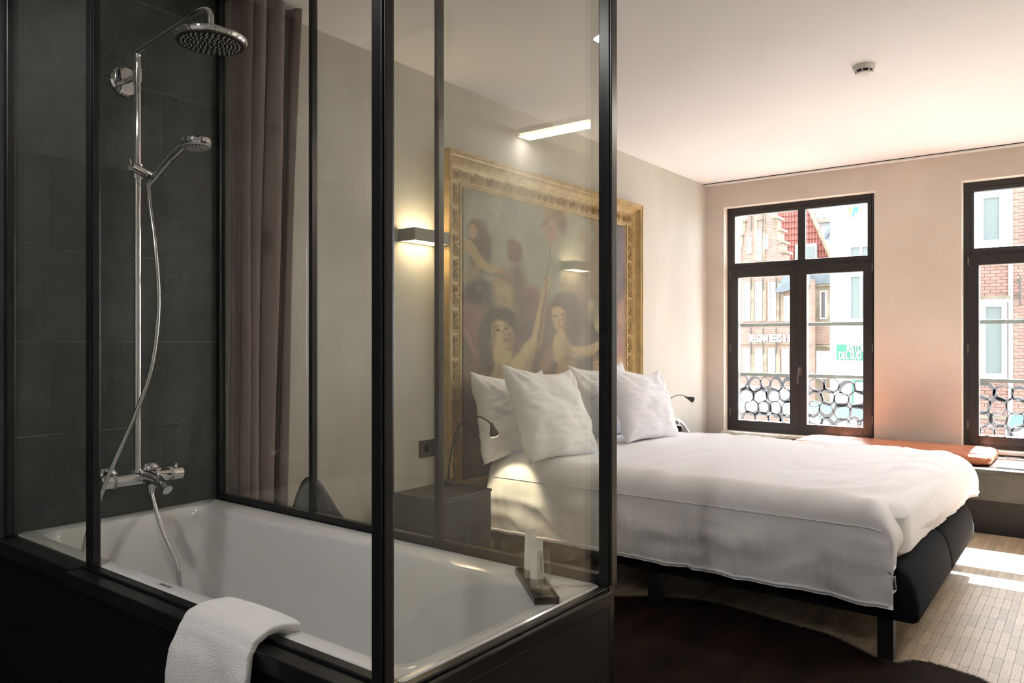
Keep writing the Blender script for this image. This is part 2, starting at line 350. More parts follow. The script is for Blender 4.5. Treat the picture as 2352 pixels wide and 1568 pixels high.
# ---------------------------------------------------------------- shower
px_, py_ = 1.293, 2.60
s = empty('overhead_shower', (px_, YN, .75), 'chrome overhead shower with tall riser pipe on the slate wall', 'shower')
arm = smooth_path([(px_, py_, 2.150), (px_, py_, 2.178), (px_, py_-.015, 2.192), (px_, 2.50, 2.199), (px_, 2.26, 2.222), (px_, 2.19, 2.222), (px_, 2.155, 2.205), (px_, 2.15, 2.165)], 6)
MB().tube([(px_, py_, .765), (px_, py_, 2.150)], .0115, 20).build('riser_pipe', M['chrome'], s, smooth=True)
MB().tube(arm, [.0115]*8+[.0105]*(len(arm)-8), 20).build('shower_arm', M['chrome'], s, smooth=True)
MB().lathe([(0, -.001), (.052, -.001), (.052, .006), (.046, .012), (0, .014)], (px_, YN-.013, 2.105), (0, -1, 0), 48).build('wall_flange', M['chrome'], s, smooth=True)
MB().tube([(px_, YN-.026, 2.105), (px_, py_+.01, 2.105)], .011, 16).build('wall_bracket', M['chrome'], s, smooth=True)
MB().tube([(px_, py_, 2.085), (px_, py_, 2.13)], .0145, 20).build('collar', M['chrome'], s, smooth=True)
hc = Vector((px_, 2.15, 2.118))
Hd = MB().lathe([(0, .042), (.016, .042), (.02, .028), (.06, .02), (.098, .016), (.107, .010), (.108, .002), (.104, -.005), (.098, -.007)], hc, (0, 0, 1), 64).build('shower_head', M['chrome'], s, smooth=True)
MB().lathe([(.098, -.004), (.0975, -.008), (.0, -.008)], hc, (0, 0, 1), 48).build('spray_face', M['rubber'], Hd, smooth=True)
m = MB()
for k, (rr, cnt) in enumerate(((.012, 5), (.024, 10), (.036, 15), (.048, 20), (.060, 24), (.072, 28), (.084, 32))):
    for q in range(cnt):
        a = 2*math.pi*q/cnt+k*.35; c = hc+Vector((rr*math.cos(a), rr*math.sin(a), -.008)); m.lathe([(.0022, .0), (.0018, -.004), (0, -.0045)], c, (0, 0, 1), 6)
nz = m.build('nozzles', M['nozzle'], Hd); nz['kind'] = 'stuff'
# slider + hand shower
sl = MB(); sl.tube([(px_-.035, 2.575, 1.790), (px_+.035, 2.585, 1.772)], .016, 20); sl.tube([(px_, 2.6, 1.755), (px_, 2.6, 1.805)], .018, 20)
S = sl.build('slider', M['chrome'], s, smooth=True)
MB().tube([(px_-.037, 2.573, 1.792), (px_-.04, 2.573, 1.812)], .004, 8).build('slider_lever', M['chrome'], S, smooth=True)
h = empty('hand_shower', (px_+.03, 2.56, 1.76), 'small chrome hand shower with grey face resting in the slider', 'shower')
MB().tube(smooth_path([(1.318, 2.575, 1.735), (1.328, 2.545, 1.765), (1.340, 2.49, 1.808), (1.355, 2.41, 1.855)], 6), [.010]*5+[.0125]*9+[.014]*5, 20).build('handle', M['chrome'], h, smooth=True)
hh = Vector((1.375, 2.375, 1.862)); ax = Vector((-.03, .07, 1)).normalized()
MB().lathe([(0, .014), (.03, .014), (.048, .008), (.05, .0), (.05, -.008), (.046, -.012)], hh, ax, 48).build('head', M['chrome'], h, smooth=True)
fc = MB().lathe([(.047, -.009), (.044, -.017), (.038, -.020), (0, -.020)], hh, ax, 40).build('spray_face', M['grey_face'], h, smooth=True)
m = MB()
for rr, cnt in ((.01, 6), (.02, 12), (.03, 18)):
    for q in range(cnt):
        a = 2*math.pi*q/cnt; u = ax.orthogonal().normalized(); v = ax.cross(u); m.lathe([(.0016, 0), (.0012, -.003), (0, -.003)], hh-ax*.020+(u*math.cos(a)+v*math.sin(a))*rr, ax, 5)
nz = m.build('nozzles', M['nozzle'], fc); nz['kind'] = 'stuff'
# hose
hz = [(1.318, 2.575, 1.735), (1.308, 2.545, 1.66), (1.302, 2.50, 1.52), (1.308, 2.49, 1.32), (1.285, 2.49, 1.12), (1.235, 2.50, .96), (1.155, 2.52, .76), (1.085, 2.52, .56), (1.06, 2.50, .40), (1.08, 2.46, .24), (1.16, 2.40, .205), (1.26, 2.37, .22), (1.318, 2.38, .34), (1.335, 2.42, .46), (1.318, 2.49, .58), (1.312, 2.53, .665), (1.312, 2.545, .70)]
hp = smooth_path(hz, 7)
ho = MB().tube(hp, [.0068+.0005*(i % 2) for i in range(len(hp))], 12).build('shower_hose', M['chrome_b'], smooth=True)
tag(ho, 'long flexible silver shower hose looping down into the bathtub', 'hose')
# mixer
mx = empty('bath_mixer', (1.31, YN, .73), 'chrome thermostatic bath mixer with spout under the riser pipe', 'tap')
zc = .735
B_ = MB(); B_.tube([(1.215, 2.6, zc), (1.405, 2.6, zc)], .0215, 28); B_.build('body', M['chrome'], mx, smooth=True)
for (a, b) in ((1.168, 1.208), (1.412, 1.450)):
    k = MB().tube([(a, 2.6, zc), (b, 2.6, zc)], .0235, 28).build('control_knob', M['chrome'], mx, smooth=True, bevel=.002)
    MB().tube([((a+b)/2-.006, 2.6, zc+.02), ((a+b)/2+.0, 2.598, zc+.036)], [.006, .008], 8).build('grip', M['chrome'], k, smooth=True)
for a in (1.2115, 1.4085):
    MB().tube([(a-.0045, 2.6, zc), (a+.0045, 2.6, zc)], .0245, 28).build('scale_ring', M['grey_face'], mx, smooth=True)
for a in (1.235, 1.385):
    MB().lathe([(0, -.001), (.034, -.001), (.034, .004), (.026, .014), (.014, .02), (.012, .08), (0, .08)], (a, YN-.013, zc+.005), (0, -1, 0), 32).build('wall_rosette', M['chrome'], mx, smooth=True)
MB().tube(smooth_path([(1.31, 2.6, zc+.004), (1.312, 2.56, zc+.006), (1.316, 2.50, zc-.003), (1.322, 2.455, zc-.028)], 6), [.021]*7+[.019]*6+[.017]*6, 24).build('spout', M['chrome'], mx, smooth=True)
MB().lathe([(.0, .0), (.007, 0), (.005, .006), (.005, .022), (.011, .024), (.011, .03), (0, .03)], (1.316, 2.51, zc+.012), (0, 0, 1), 20).build('diverter_pin', M['chrome'], mx, smooth=True)
MB().lathe([(.013, .0), (.013, .012), (.016, .014), (.016, .03), (0, .03)], (1.312, 2.545, zc-.045), (0, 0, 1), 20).build('hose_connector', M['chrome'], mx, smooth=True)
MB().tube([(px_, 2.6, zc+.02), (px_, 2.6, zc+.03)], .0165, 20).build('riser_collar', M['chrome'], mx, smooth=True)
# ---------------------------------------------------------------- towel over the edge
def towel(u, v):
    y = 1.318+u*.235
    path = [(.984, .601), (.972, .606), (.945, .610), (.915, .610), (.893, .603), (.882, .585), (.878, .545), (.876, .42), (.874, .20)]
    n = len(path)-1; k = min(int(v*n), n-1); f_ = v*n-k
    x = path[k][0]*(1-f_)+path[k+1][0]*f_; z = path[k][1]*(1-f_)+path[k+1][1]*f_
    out = max(0, min(1, (v-.6)/.2))
    y += (u-.5)*(.012+.03*out)+.010*math.sin(v*5+u*2)*out
    wav = noise.noise(Vector((u*3.2, v*4.5, 2)))
    x -= out*(.010+.012*wav+.006*math.sin(u*7+1))
    puff = .010*(1-(2*u-1)**8)
    return (x-out*puff*.5, y, z+(1-out)*(puff*.6+.006*max(0, wav)))
tw = MB().grid(towel, 60, 90).build('towel', M['towel'], smooth='all')
m = tw.modifiers.new('thick', 'SOLIDIFY'); m.thickness = .018; m.offset = 1
m = tw.modifiers.new('sub', 'SUBSURF'); m.levels = m.render_levels = 1
tag(tw, 'folded white terry towel hanging over the front edge of the bathtub', 'towel')
# ---------------------------------------------------------------- parquet strips
rug_poly = [(3.135,1.80),(3.25,1.66),(3.33,1.47),(3.33,1.30),(3.304,1.141),(3.28,1.0),(3.26,.875),(3.19,.76),(3.135,.684),(3.12,.60),(3.19,.54),(3.20,.46),(3.17,.36),(3.136,.30),(3.02,.18),(2.9,.02),(2.98,-.2),(2.9,-.42),(2.6,-.5),(2.3,-.36),(2.1,-.42),(1.95,-.2),(2.02,.1),(1.92,.45),(1.98,.9),(1.90,1.3),(2.05,1.62),(2.35,1.72),(2.7,1.66),(2.95,1.78)]
def inside(x, y, poly):
    c = False; j = len(poly)-1
    for i in range(len(poly)):
        (xi, yi), (xj, yj) = poly[i], poly[j]
        if (yi > y) != (yj > y) and x < (xj-xi)*(y-yi)/(yj-yi)+xi: c = not c
        j = i
    return c
SL, SW = .16, .032
cells = []
nx = int((XE-1.668)/SL)+1; ny = int((YN-YS)/SW)+1
for i in range(nx):
    for j in range(ny):
        off = .5*SL if (j//5) % 2 else 0
        x0 = 1.668+i*SL-off*.35; y0 = YS+j*SW
        cells.append((max(x0, 1.668), min(x0+SL, XE), y0, min(y0+SW, YN)))
def seen(c):
    x, y = (c[0]+c[1])/2, (c[2]+c[3])/2; d = F.x*x+F.y*y; l = R.x*x+R.y*y
    px = 1176+FPX*l/d; py = 785+FPX*EYE/d
    return 1415 < px < 2352 and py < 1568 and not inside(x, y, rug_poly) and not (x > 5.6), d
sc_ = sorted([(seen(c)[1], k) for k, c in enumerate(cells) if seen(c)[0]])[:300]; near = {k for _, k in sc_}
sm = {}; fs = []
rest = MB()
for k, (a, b, c, d) in enumerate(cells):
    if b-a < .01 or d-c < .005: continue
    if k in near:
        key = round(b-a, 3)
        if key not in sm:
            mm = MB().box(-key/2+.0006, key/2-.0006, -SW/2+.0006, SW/2-.0006, -.003, 0); sm[key] = mm.mesh('parquet_strip', M['oak'])
        o = link('parquet_strip', sm[key], fl); o.location = ((a+b)/2, (c+d)/2, -random.uniform(0, .0003))
    else:
        z = -random.uniform(0, .0003); rest.box(a+.0006, b-.0006, c+.0006, d-.0006, -.003, z)
om = mat('oak_field', (190,172,148), .38, spec=.45, bump=.06, bscale=50, stretch=(1,9,1))
nt = om.node_tree; a_ = nt.nodes.new('ShaderNodeAttribute'); a_.attribute_name = 'tone'; nt.links.new(a_.outputs['Color'], nt.nodes['Principled BSDF'].inputs['Base Color'])
ro = rest.build('parquet_field', om, fl); ro['kind'] = 'stuff'
nf = len(ro.data.polygons)//6; base = np.array(lin((188,168,144))[:3])
ca = ro.data.color_attributes.new('tone', 'FLOAT_COLOR', 'CORNER')
rng = np.random.default_rng(3); val = rng.uniform(.82, 1.16, nf); cols = np.ones((nf, 24, 4)); cols[:, :, :3] = base*val[:, None, None]
ca.data.foreach_set('color', cols.astype(np.float32).ravel())
# ---------------------------------------------------------------- cowhide rug
def rug_fn():
    n = len(rug_poly); pts = smooth_path([(x, y, 0) for x, y in rug_poly]+[(rug_poly[0][0], rug_poly[0][1], 0)], 8)[:-1]
    cx, cy = 2.6, .65; m = MB(); ls = []
    for k, f_ in enumerate((1.0, 1.0, .985, .93, .8, .6, .4, .2)):
        z = (.0005, .004, .008, .010, .011, .0115, .012, .012)[k]
        ls.append([(cx+(p.x-cx)*f_, cy+(p.y-cy)*f_, z+.003*noise.noise(Vector((p.x*f_*3, p.y*f_*3, 0)))*(f_ < .95)) for p in pts])
    return m.loops(ls)
rug = rug_fn().build('cowhide_rug', M['hide'], smooth=True)
tag(rug, 'dark brown cowhide rug lying on the parquet beside the bed', 'rug')
# tufts of hair along the edge
pts = smooth_path([(x, y, 0) for x, y in rug_poly]+[(rug_poly[0][0], rug_poly[0][1], 0)], 60)
hm = MB()
for p, q in zip(pts, pts[1:]):
    tdir = (q-p).normalized(); nrm = Vector((tdir.y, -tdir.x, 0)); 
    if nrm.dot(p-Vector((2.6, .65, 0))) < 0: nrm = -nrm
    for _ in range(3):
        b0 = p+(q-p)*random.random()-nrm*.012; l = random.uniform(.008, .026); dv = (nrm+tdir*random.uniform(-.9, .3)).normalized()
        hm.add([b0+Vector((0, 0, .009))-tdir*.0012, b0+Vector((0, 0, .009))+tdir*.0012, b0+dv*l*1.6+Vector((0, 0, random.uniform(.001, .008)))], [(0, 1, 2)])
hf = hm.build('hair_fringe', M['hide'], rug); hf['kind'] = 'stuff'
# ---------------------------------------------------------------- bed
BX0, BX1, BY0, BY1 = 3.12, 4.70, .515, 2.585
bed = empty('bed', (3.9, 1.5, 0), 'double box spring bed in charcoal fabric on black legs', 'bed')
def box_spring(x0, x1):
    # side profile (y, z): rounded nose at the foot end
    p = [(BY1, .165), (BY1, .385), (.70, .385), (.64, .382), (.585, .368), (.548, .335), (.528, .29), (.516, .23), (.515, .19), (.522, .170), (.54, .160)]
    def loop(x, s): 
        cy, cz = 1.5, .27
        return [(x, cy+(y-cy)*(1-s*.012), cz+(z-cz)*(1-s*.10)) for y, z in p]
    m = MB(); m.loops([loop(x0, 1), loop(x0+.006, .3), loop(x0+.018, 0), loop(x1-.018, 0), loop(x1-.006, .3), loop(x1, 1)]); return m
for a, b in ((BX0, 3.905), (3.915, BX1)): box_spring(a, b).build('box_spring', M['upholstery'], bed, smooth=True)
for x in (3.17, 3.865, 3.955, 4.65):
    for y in (.635, 1.60, 2.50):
        MB().box(x-.028, x+.028, y-.028, y+.028, 0.0002, .17).build('leg', M['wood_black'], bed, bevel=.003)
mt = MB(); mt.loops([rounded(3.13+d, 4.69-d, .56+d, 2.58-d, .09, z) for d, z in ((.03, .386), (.0, .41), (0, .54), (.02, .572), (.06, .585))])
mt.build('mattress', M['linen'], bed, smooth=True)
# duvet: cloth folded over three edges, with wrinkles
DX0, DX1, DY0 = 3.055, 4.76, .505
def duvet(u, v):
    a = -.40+u*(1.705+.68)        # across the bed; negative hangs on the near side
    b = -.26+v*(2.16)             # along the bed from the foot
    rx, ry = .115, .15
    def fold(q, r, far):
        if q > r: return q, 0.0
        arc = r*math.pi/2
        if q > r-arc:
            th = (r-q)/r; return r-r*math.sin(th), r*(1-math.cos(th))
        return 0.0, r+(r-arc-q)
    q = a if a < .85 else 1.705-a
    hx, dx = fold(q, rx, a > .85)
    if a >= .85: hx = 1.705-hx; dx = min(dx, .34)
    hy, dy = fold(b, ry, 0)
    dy = min(dy, .225)
    near = a < .85
    if near: dx = min(dx, .375)
    else: dx = min(dx, .225)
    # rounder towards the corners
    d = (dx**2.2+dy**2.2)**(1/2.2) if (dx < .25) else max(dx, dy)
    dmax = .375 if (near and hx < .05) else .225
    d = min(d, dmax)
    x = DX0+hx; y = DY0+hy+.085*(1-min(1, max(0, hx/1.5)))**1.3
    side = max(0, min(1, (dx-.09)/.12)) if near else 0
    foot = max(0, min(1, (dy-.09)/.12))
    top = 1-max(min(1, dx/.1), min(1, dy/.1))
    # crown, sag, wrinkles
    z = .615-d+.010*top*math.sin(a*1.8)*math.sin(b*1.3+.4)
    nv = Vector((x*2.2, y*2.2, z*2))
    z += top*(.006*noise.noise(Vector((x*1.2, y*7, 1)))+.0045*noise.noise(Vector((x*3.0, y*16+x*5, 5)))+.008*noise.noise(Vector((x*1.5, y*2, 2)))-.007*max(0, 1-abs(noise.noise(Vector((x*1.1+4, y*5+x*.6, 41))))*9))
    # creases fanning from the foot corners
    cr = math.exp(-((y-.75)/.22)**2)*(1-foot*.4)
    z += .006*cr*math.sin(x*17+y*26+5*noise.noise(Vector((x*2.2, y*2.2, 7))))*(.3+.7*noise.noise(Vector((x*2, y*2, 9)))**2*4)*top
    bulge = .020*math.sin(min(1, max(0, (dx-.05)/.33))*math.pi)*near
    vf = .5*noise.noise(Vector((y*5, 0, 3)))+.25*noise.noise(Vector((y*17, z*2.5, 4)))+.12*noise.noise(Vector((y*31, z*2, 6)))
    fan = math.exp(-((y-1.38)/.11)**2)*math.sin(y*88+z*3)*.9*(.5+.5*min(1, max(0, (dx-.12)/.15)))
    diag = noise.noise(Vector((y*4+z*6, z*5-y*2, 21)))*.6+abs(noise.noise(Vector((y*3.2-z*5, z*4+y*3, 33))))*-1.1
    x -= side*(1-.8*foot)*(bulge+.038*vf+.010*fan+.010*noise.noise(Vector((y*6, z*14, 8)))+.020*diag)
    vf2 = .5*noise.noise(Vector((x*6, 0, 13)))+.35*noise.noise(Vector((x*19, z*2, 14)))
    y -= foot*max(0, 1-dx/.12)*(.016*vf2+.012*math.sin(min(1, dy/.24)*math.pi))
    if foot and dy > .16: y += (dy-.16)*.5*max(0, 1-dx/.05)
    if near and dx > .36: z += .006*noise.noise(Vector((y*9, 0, 1)))
    if near: z += -.012*max(0, min(1, (dx-.3)/.1))*math.exp(-((y-.5)/.25)**2)
    return (x, y, z)
dv = MB().grid(duvet, 210, 230).build('duvet', M['linen'], smooth='all')
mod = dv.modifiers.new('thick', 'SOLIDIFY'); mod.thickness = .012; mod.offset = -1
tag(dv, 'white cotton duvet spread over the bed and hanging down its near side', 'duvet')
# stitched seam along the near edge of the duvet
sp = [Vector(duvet((.40+.115-.17)/2.385, v/60)) for v in range(8, 60)]
MB().tube([p+Vector((-.003, 0, .001)) for p in sp], .0022, 6).build('seam', M['linen'], dv, smooth=True)
hp_ = [Vector(duvet(.0, v/90)) for v in range(10, 91)]
MB().tube([p+Vector((.0, 0, .001)) for p in hp_], .0065, 8).build('hem', M['linen'], dv, smooth=True)
# ---------------------------------------------------------------- pillows
def pillow_mesh(seed, SX, SZ):
    def side(sgn):
        def fn(u, v):
            a, b = 2*u-1, 2*v-1
            ea, eb = 1-a*a, 1-b*b
            pinch = .13
            x = a*SX*(1.06-pinch*eb*abs(a)**2)
            z = b*SZ*(1.06-pinch*ea*abs(b)**2)
            z -= .020*max(0, b)*ea
            h = .088*(max(0, ea)**.42)*(max(0, eb)**.42)*(1.12-.12*b)
            n1 = noise.noise(Vector((a*2.3+seed*3, b*2.3, sgn)))*.018+noise.noise(Vector((a*4+seed, b*9, sgn*3)))*.008
            fan = sum(math.exp(-((a-sx)**2+(b-1)**2)/.35)*math.sin(15*math.atan2(b-1.05, a-sx*1.05)+seed) for sx in (-1, 1))*.006
            fan += sum(math.exp(-((a-sx)**2+(b+1)**2)/.25)*math.sin(17*math.atan2(b+1.05, a-sx*1.05)+seed*2) for sx in (-1, 1))*.005
            y = sgn*(h+(n1+fan)*min(1, h/.045))
            return (x, y, z+SZ)
        return fn
    m = MB(); m.grid(side(-1), 60, 60); m.grid(side(1), 60, 60)
    me = m.mesh('pillow', M['linen'], 'all')
    import bmesh
    bm = bmesh.new(); bm.from_mesh(me); bmesh.ops.remove_doubles(bm, verts=bm.verts, dist=.0012); bmesh.ops.recalc_face_normals(bm, faces=bm.faces); bm.to_mesh(me); bm.free()
    me.polygons.foreach_set('use_smooth', [True]*len(me.polygons)); return me
def pillow(seed, x, y, z, lean, yaw, label, roll, SX, SZ):
    o = link('pillow', pillow_mesh(seed, SX, SZ)); o.location = (x, y, z); o.rotation_euler = (-math.radians(lean), math.radians(roll), math.radians(yaw))
    tag(o, label, 'pillow', 'white pillows propped against the painting')
pillow(1, 3.27, 2.440, .592, 12, 0, 'white pillow at the back left, nearest the gooseneck lamp', 1, .30, .225)
pillow(2, 3.225, 2.13, .612, 24, -3, 'white pillow in front on the left half of the bed', 4, .275, .245)
pillow(3, 4.21, 2.440, .592, 12, 0, 'white pillow behind the one on the far half of the bed', -1, .31, .235)
pillow(4, 4.13, 2.10, .612, 20, -3, 'white pillow in front on the far half of the bed, near the window', 5, .285, .225)
# ---------------------------------------------------------------- nightstands and gooseneck lamps
def nightstand(x0, x1, y0, y1, h, label):
    n = empty('nightstand', ((x0+x1)/2, (y0+y1)/2, 0), label, 'nightstand', 'dark cube nightstands')
    m = MB(); m.box(x0, x1, y0, y1, .0002, h-.014); m.build('body', M['stand'], n, bevel=.004)
    MB().box(x0-.003, x1+.003, y0-.003, y1+.001, h-.013, h).build('top_panel', M['stand'], n, bevel=.003)
    r = MB(); c = ((x0+x1)/2+.04, y0, .30)
    r.lathe([(.062, 0), (.062, .004), (.058, .006), (.054, .003), (.0, .002)], c, (0, -1, 0), 36); r.build('round_grip', M['black'], n, smooth=True)
    return n
nightstand(2.49, 2.84, 2.30, 2.60, .5, 'dark cube nightstand at the bathtub side of the bed')
nightstand(4.93, 5.26, 2.30, 2.60, .5, 'dark cube nightstand at the window side of the bed')
def goose(base, pts, head_dir, label, lit):
    g = empty('gooseneck_lamp', base, label, 'lamp', 'gooseneck reading lamps')
    b = Vector(base)
    MB().lathe([(0, .0005), (.038, .0005), (.038, .014), (.030, .022), (.010, .026), (0, .026)], b, (0, 0, 1), 32).build('base', M['dark_plastic'], g, smooth=True)
    pth = smooth_path([b+Vector((0, 0, .02))]+[Vector(p) for p in pts], 10)
    MB().tube(pth, [.0062 if i < 6 else .0042+.0004*(i % 2) for i in range(len(pth))], 10).build('neck', M['dark_plastic'], g, smooth=True)
    e = pth[-1]; d = Vector(head_dir).normalized()
    hd = MB().lathe([(0, -.02), (.008, -.02), (.009, 0), (.013, .006), (.014, .014), (.019, .028), (.023, .040), (.023, .046)], e, d, 24).build('lamp_head', M['dark_plastic'], g, smooth=True)
    MB().lathe([(0, .0465), (.0205, .0465), (.0205, .049), (0, .0495)], e, d, 24).build('lens', M['warm_glow'] if lit else M['chrome'], hd, smooth=True)
    if lit:
        l = light('reading_light', 'SPOT', e+d*.056, 5.0, (1, .80, .52), (0, 0, 0), spot_size=math.radians(62), spot_blend=.5, shadow_soft_size=.012)
        l.rotation_euler = (-d).to_track_quat('Z', 'Y').to_euler()
GP = [(2.80, 2.532, .60), (2.80, 2.51, .70), (2.80, 2.475, .785), (2.815, 2.43, .822), (2.825, 2.375, .842), (2.84, 2.33, .825), (2.848, 2.31, .805), (2.85, 2.303, .795)]
goose((2.80, 2.54, .5), GP, (.46, .04, -1), 'black gooseneck lamp glowing down onto the bed corner by the bathtub', True)
goose((5.04, 2.56, .5), [(5.05, 2.56, .60), (5.12, 2.56, .70), (5.27, 2.555, .765), (5.40, 2.55, .792), (5.50, 2.54, .785), (5.555, 2.53, .765)], (.75, -.6, -.35), 'black gooseneck lamp bent toward the window corner, unlit', False)
# phone on the far nightstand
ph = empty('telephone', (5.16, 2.44, .5), 'silver and black desk telephone in the window corner behind the pillow', 'telephone')
pp = [(5.075, .5005), (5.245, .5005), (5.245, .520), (5.19, .545), (5.075, .600)]
MB().prism(pp, 2.36, 2.52, 'y').build('body', M['dark_plastic'], ph, bevel=.006)
MB().tube(smooth_path([(5.085, 2.40, .622), (5.12, 2.40, .628), (5.19, 2.40, .596), (5.25, 2.40, .548), (5.262, 2.40, .532)], 5), [.017]*5+[.012]*11+[.017]*5, 12).build('handset', M['phone_silver'], ph, smooth=True)
kp = MB()
for i in range(4):
    for j in range(3):
        x = 5.12+i*.026; z = .5875-i*.0118; kp.box(x-.008, x+.008, 2.45+j*.02-.007, 2.45+j*.02+.007, z-.010, z-.001)
k_ = kp.build('keypad', M['phone_silver'], ph); k_['kind'] = 'stuff'
# ---------------------------------------------------------------- power sockets
so = empty('power_socket', (2.81, YN, .662), 'matt black double power socket on the wall above the dark nightstand', 'socket')
for i, x in enumerate((2.80, 2.887)):
    p = MB().box(x-.041, x+.041, YN-.011, YN-.0005, .618, .704).build('plate', M['socket'], so, bevel=.002)
    MB().lathe([(.021, 0), (.021, .002), (.019, .002), (.018, -.004), (0, -.004)], (x, YN-.011, .661), (0, -1, 0), 28).build('outlet', M['dark_plastic'], p, smooth=True)
    MB().tube([(x, YN-.008, .672), (x, YN-.016, .672)], .0026, 8).build('pin', M['steel'], p)
# ---------------------------------------------------------------- wall lamps
def wall_lamp(x0, x1, y0, y1, z0, z1, label, s):
    c = ((x0+x1)/2, y0 if s > 0 else y1, (z0+z1)/2)
    L_ = empty('wall_lamp', ((x0+x1)/2, y1 if s > 0 else y0, (z0+z1)/2), label, 'lamp', 'up and down wall lamps')
    m = MB(); m.box(x0, x1, y0, y0+.004, z0, z1); m.box(x0, x1, y1-.004, y1, z0, z1); m.box(x0, x0+.004, y0+.004, y1-.004, z0, z1); m.box(x1-.004, x1, y0+.004, y1-.004, z0, z1)
    m.build('housing', M['lamp_box'], L_)
    MB().box(x0+.004, x1-.004, y0+.004, y1-.004, z0+.003, z0+.006).build('diffuser', M['warm_glow'], L_)
    MB().box(x0+.004, x1-.004, y0+.004, y1-.004, z1-.006, z1-.003).build('diffuser', M['warm_glow'], L_)
    for z, rx in ((z0-.001, 0), (z1+.001, math.pi)):
        light('wall_lamp_light', 'AREA', ((x0+x1)/2, (y0+y1)/2, z),   .24, (1, .84, .64), (rx, 0, 0), shape='RECTANGLE', size=(x1-x0)*.8, size_y=(y1-y0)*.6)
wall_lamp(2.612, 2.855, 2.585, YN-.0005, 1.688, 1.748, 'long grey wall lamp glowing up and down beside the gilt frame', 1)
wall_lamp(4.42, 4.67, YS+.0005, YS+.115, 1.70, 1.76, 'grey wall lamp on the wall opposite the bed, seen reflected in the glass', -1)
# ceiling tube fixture (seen reflected in the end pane) + unseen spots added to light the bath area
cf = empty('ceiling_light', (3.97, -.6, ZC), 'twin strip ceiling light near the wall opposite the bed', 'ceiling light')
MB().box(3.90, 4.04, YS+.02, .02, ZC-.03, ZC-.0005).build('housing', M['white_plastic'], cf)
for x in (3.925, 4.0):
    MB().box(x-.018, x+.018, YS+.03, .01, ZC-.038, ZC-.0305).build('diffuser', M['tube_glow'], cf)
light('strip_light', 'AREA', (3.97, -.5, ZC-.045), 10, (1, .95, .9), (0, 0, 0), shape='RECTANGLE', size=.12, size_y=.95)
for i, (x, y) in enumerate(((.35, 1.75), (.05, .55), (-.75, 1.2))):
    sp_ = empty('added_spot', (x, y, ZC), ['added unseen ceiling spot lighting the bathtub front', 'added unseen ceiling spot over the bathroom floor near the tub end', 'added unseen ceiling spot at the far end of the bathroom'][i], 'ceiling light', 'added spots lighting the bath area')
    MB().lathe([(.05, -.0005), (.05, -.006), (.036, -.008), (.034, -.003), (.0, -.003)], (x, y, ZC), (0, 0, 1), 32).build('trim', M['white_plastic'], sp_, smooth=True)
    light('bath_fill_light', 'AREA', (x, y, ZC-.012), 5.6, (1, .98, .96), (0, 0, 0), shape='DISK', size=.07)
# ---------------------------------------------------------------- curtain + armchair
def curtain(u, v):
    z = .02+v*(ZC-.022); x1 = 1.868+.092*(v**1.3); x0 = 1.664
    x = x0+(x1-x0)*u
    y = 2.635-.050*u+(.014+.028*u)*math.sin(u*2*math.pi*(8.5-4.2*u)+.4)+.006*math.sin(z*3+u*9)
    if u > .82: y -= .05*((u-.82)/.18)*(1-.3*v); 
    return (x+.012*math.sin(u*31), y, z)
cu = MB().grid(curtain, 150, 40).build('curtain', M['curtain'], smooth='all'); mo = cu.modifiers.new('t', 'SOLIDIFY'); mo.thickness = .003
tag(cu, 'grey brown curtain gathered in folds behind the glass next to the slate wall', 'curtain')
ac = empty('armchair', (1.93, 2.33, 0), 'black shell armchair half hidden behind the curtain in the bedroom corner', 'chair')
def shell(u, v):
    ph = (u-.5)*math.radians(250); rr = .215+.03*v
    top = .40+.255*math.exp(-(ph/math.radians(31))**2)
    z = .30+(top-.30)*v
    return (1.955+rr*math.sin(ph)*.95, 2.27+rr*math.cos(ph)*(1+.10*v), z)
sh = MB().grid(shell, 60, 16).build('shell', M['armchair'], ac, smooth='all'); mo = sh.modifiers.new('t', 'SOLIDIFY'); mo.thickness = .02
MB().loops([[(1.955+r*math.sin(a*math.pi/16), 2.27+r*math.cos(a*math.pi/16), z) for a in range(32)] for r, z in ((.17, .29), (.192, .30), (.192, .36), (.17, .38), (.05, .39))]).build('seat', M['armchair'], ac, smooth=True)
for sx, sy in ((-.13, -.13), (.13, -.13), (-.13, .13), (.13, .13)):
    MB().tube([(1.955+sx*1.1, 2.27+sy*1.1, .0002), (1.955+sx, 2.27+sy, .30)], [.009, .013], 10).build('leg', M['wood_black'], ac, smooth=True)
# ---------------------------------------------------------------- toiletries
tr = empty('bottle_tray', (1.52, 1.08, TZ), 'narrow dark wooden tray holding three small toiletries on the tub rim', 'tray')
d_ = Vector((1.602-1.432, 1.172-.985, 0)).normalized(); n_ = Vector((d_.y, -d_.x, 0)); p0 = Vector((1.436, 1.000, TZ+.0008))
def obox(m, o, l0, l1, w0, w1, z0, z1):
    vs = [o+d_*l+n_*w_+Vector((0, 0, z)) for z in (z0, z1) for l, w_ in ((l0, w0), (l1, w0), (l1, w1), (l0, w1))]
    return m.add(vs, [(0,1,2,3),(4,5,6,7),(0,1,5,4),(1,2,6,5),(2,3,7,6),(3,0,4,7)])
m = MB(); TL = .235; TW = .052
obox(m, p0, 0, TL, -TW/2, TW/2, 0, .006); m.build('tray_base', M['tray'], tr)
m = MB(); obox(m, p0, 0, TL, -TW/2-.003, -TW/2, 0, .016); obox(m, p0, 0, TL, TW/2, TW/2+.003, 0, .016); obox(m, p0, -.003, 0, -TW/2-.003, TW/2+.003, 0, .016); obox(m, p0, TL, TL+.003, -TW/2-.003, TW/2+.003, 0, .016); m.build('tray_rim', M['tray'], tr)
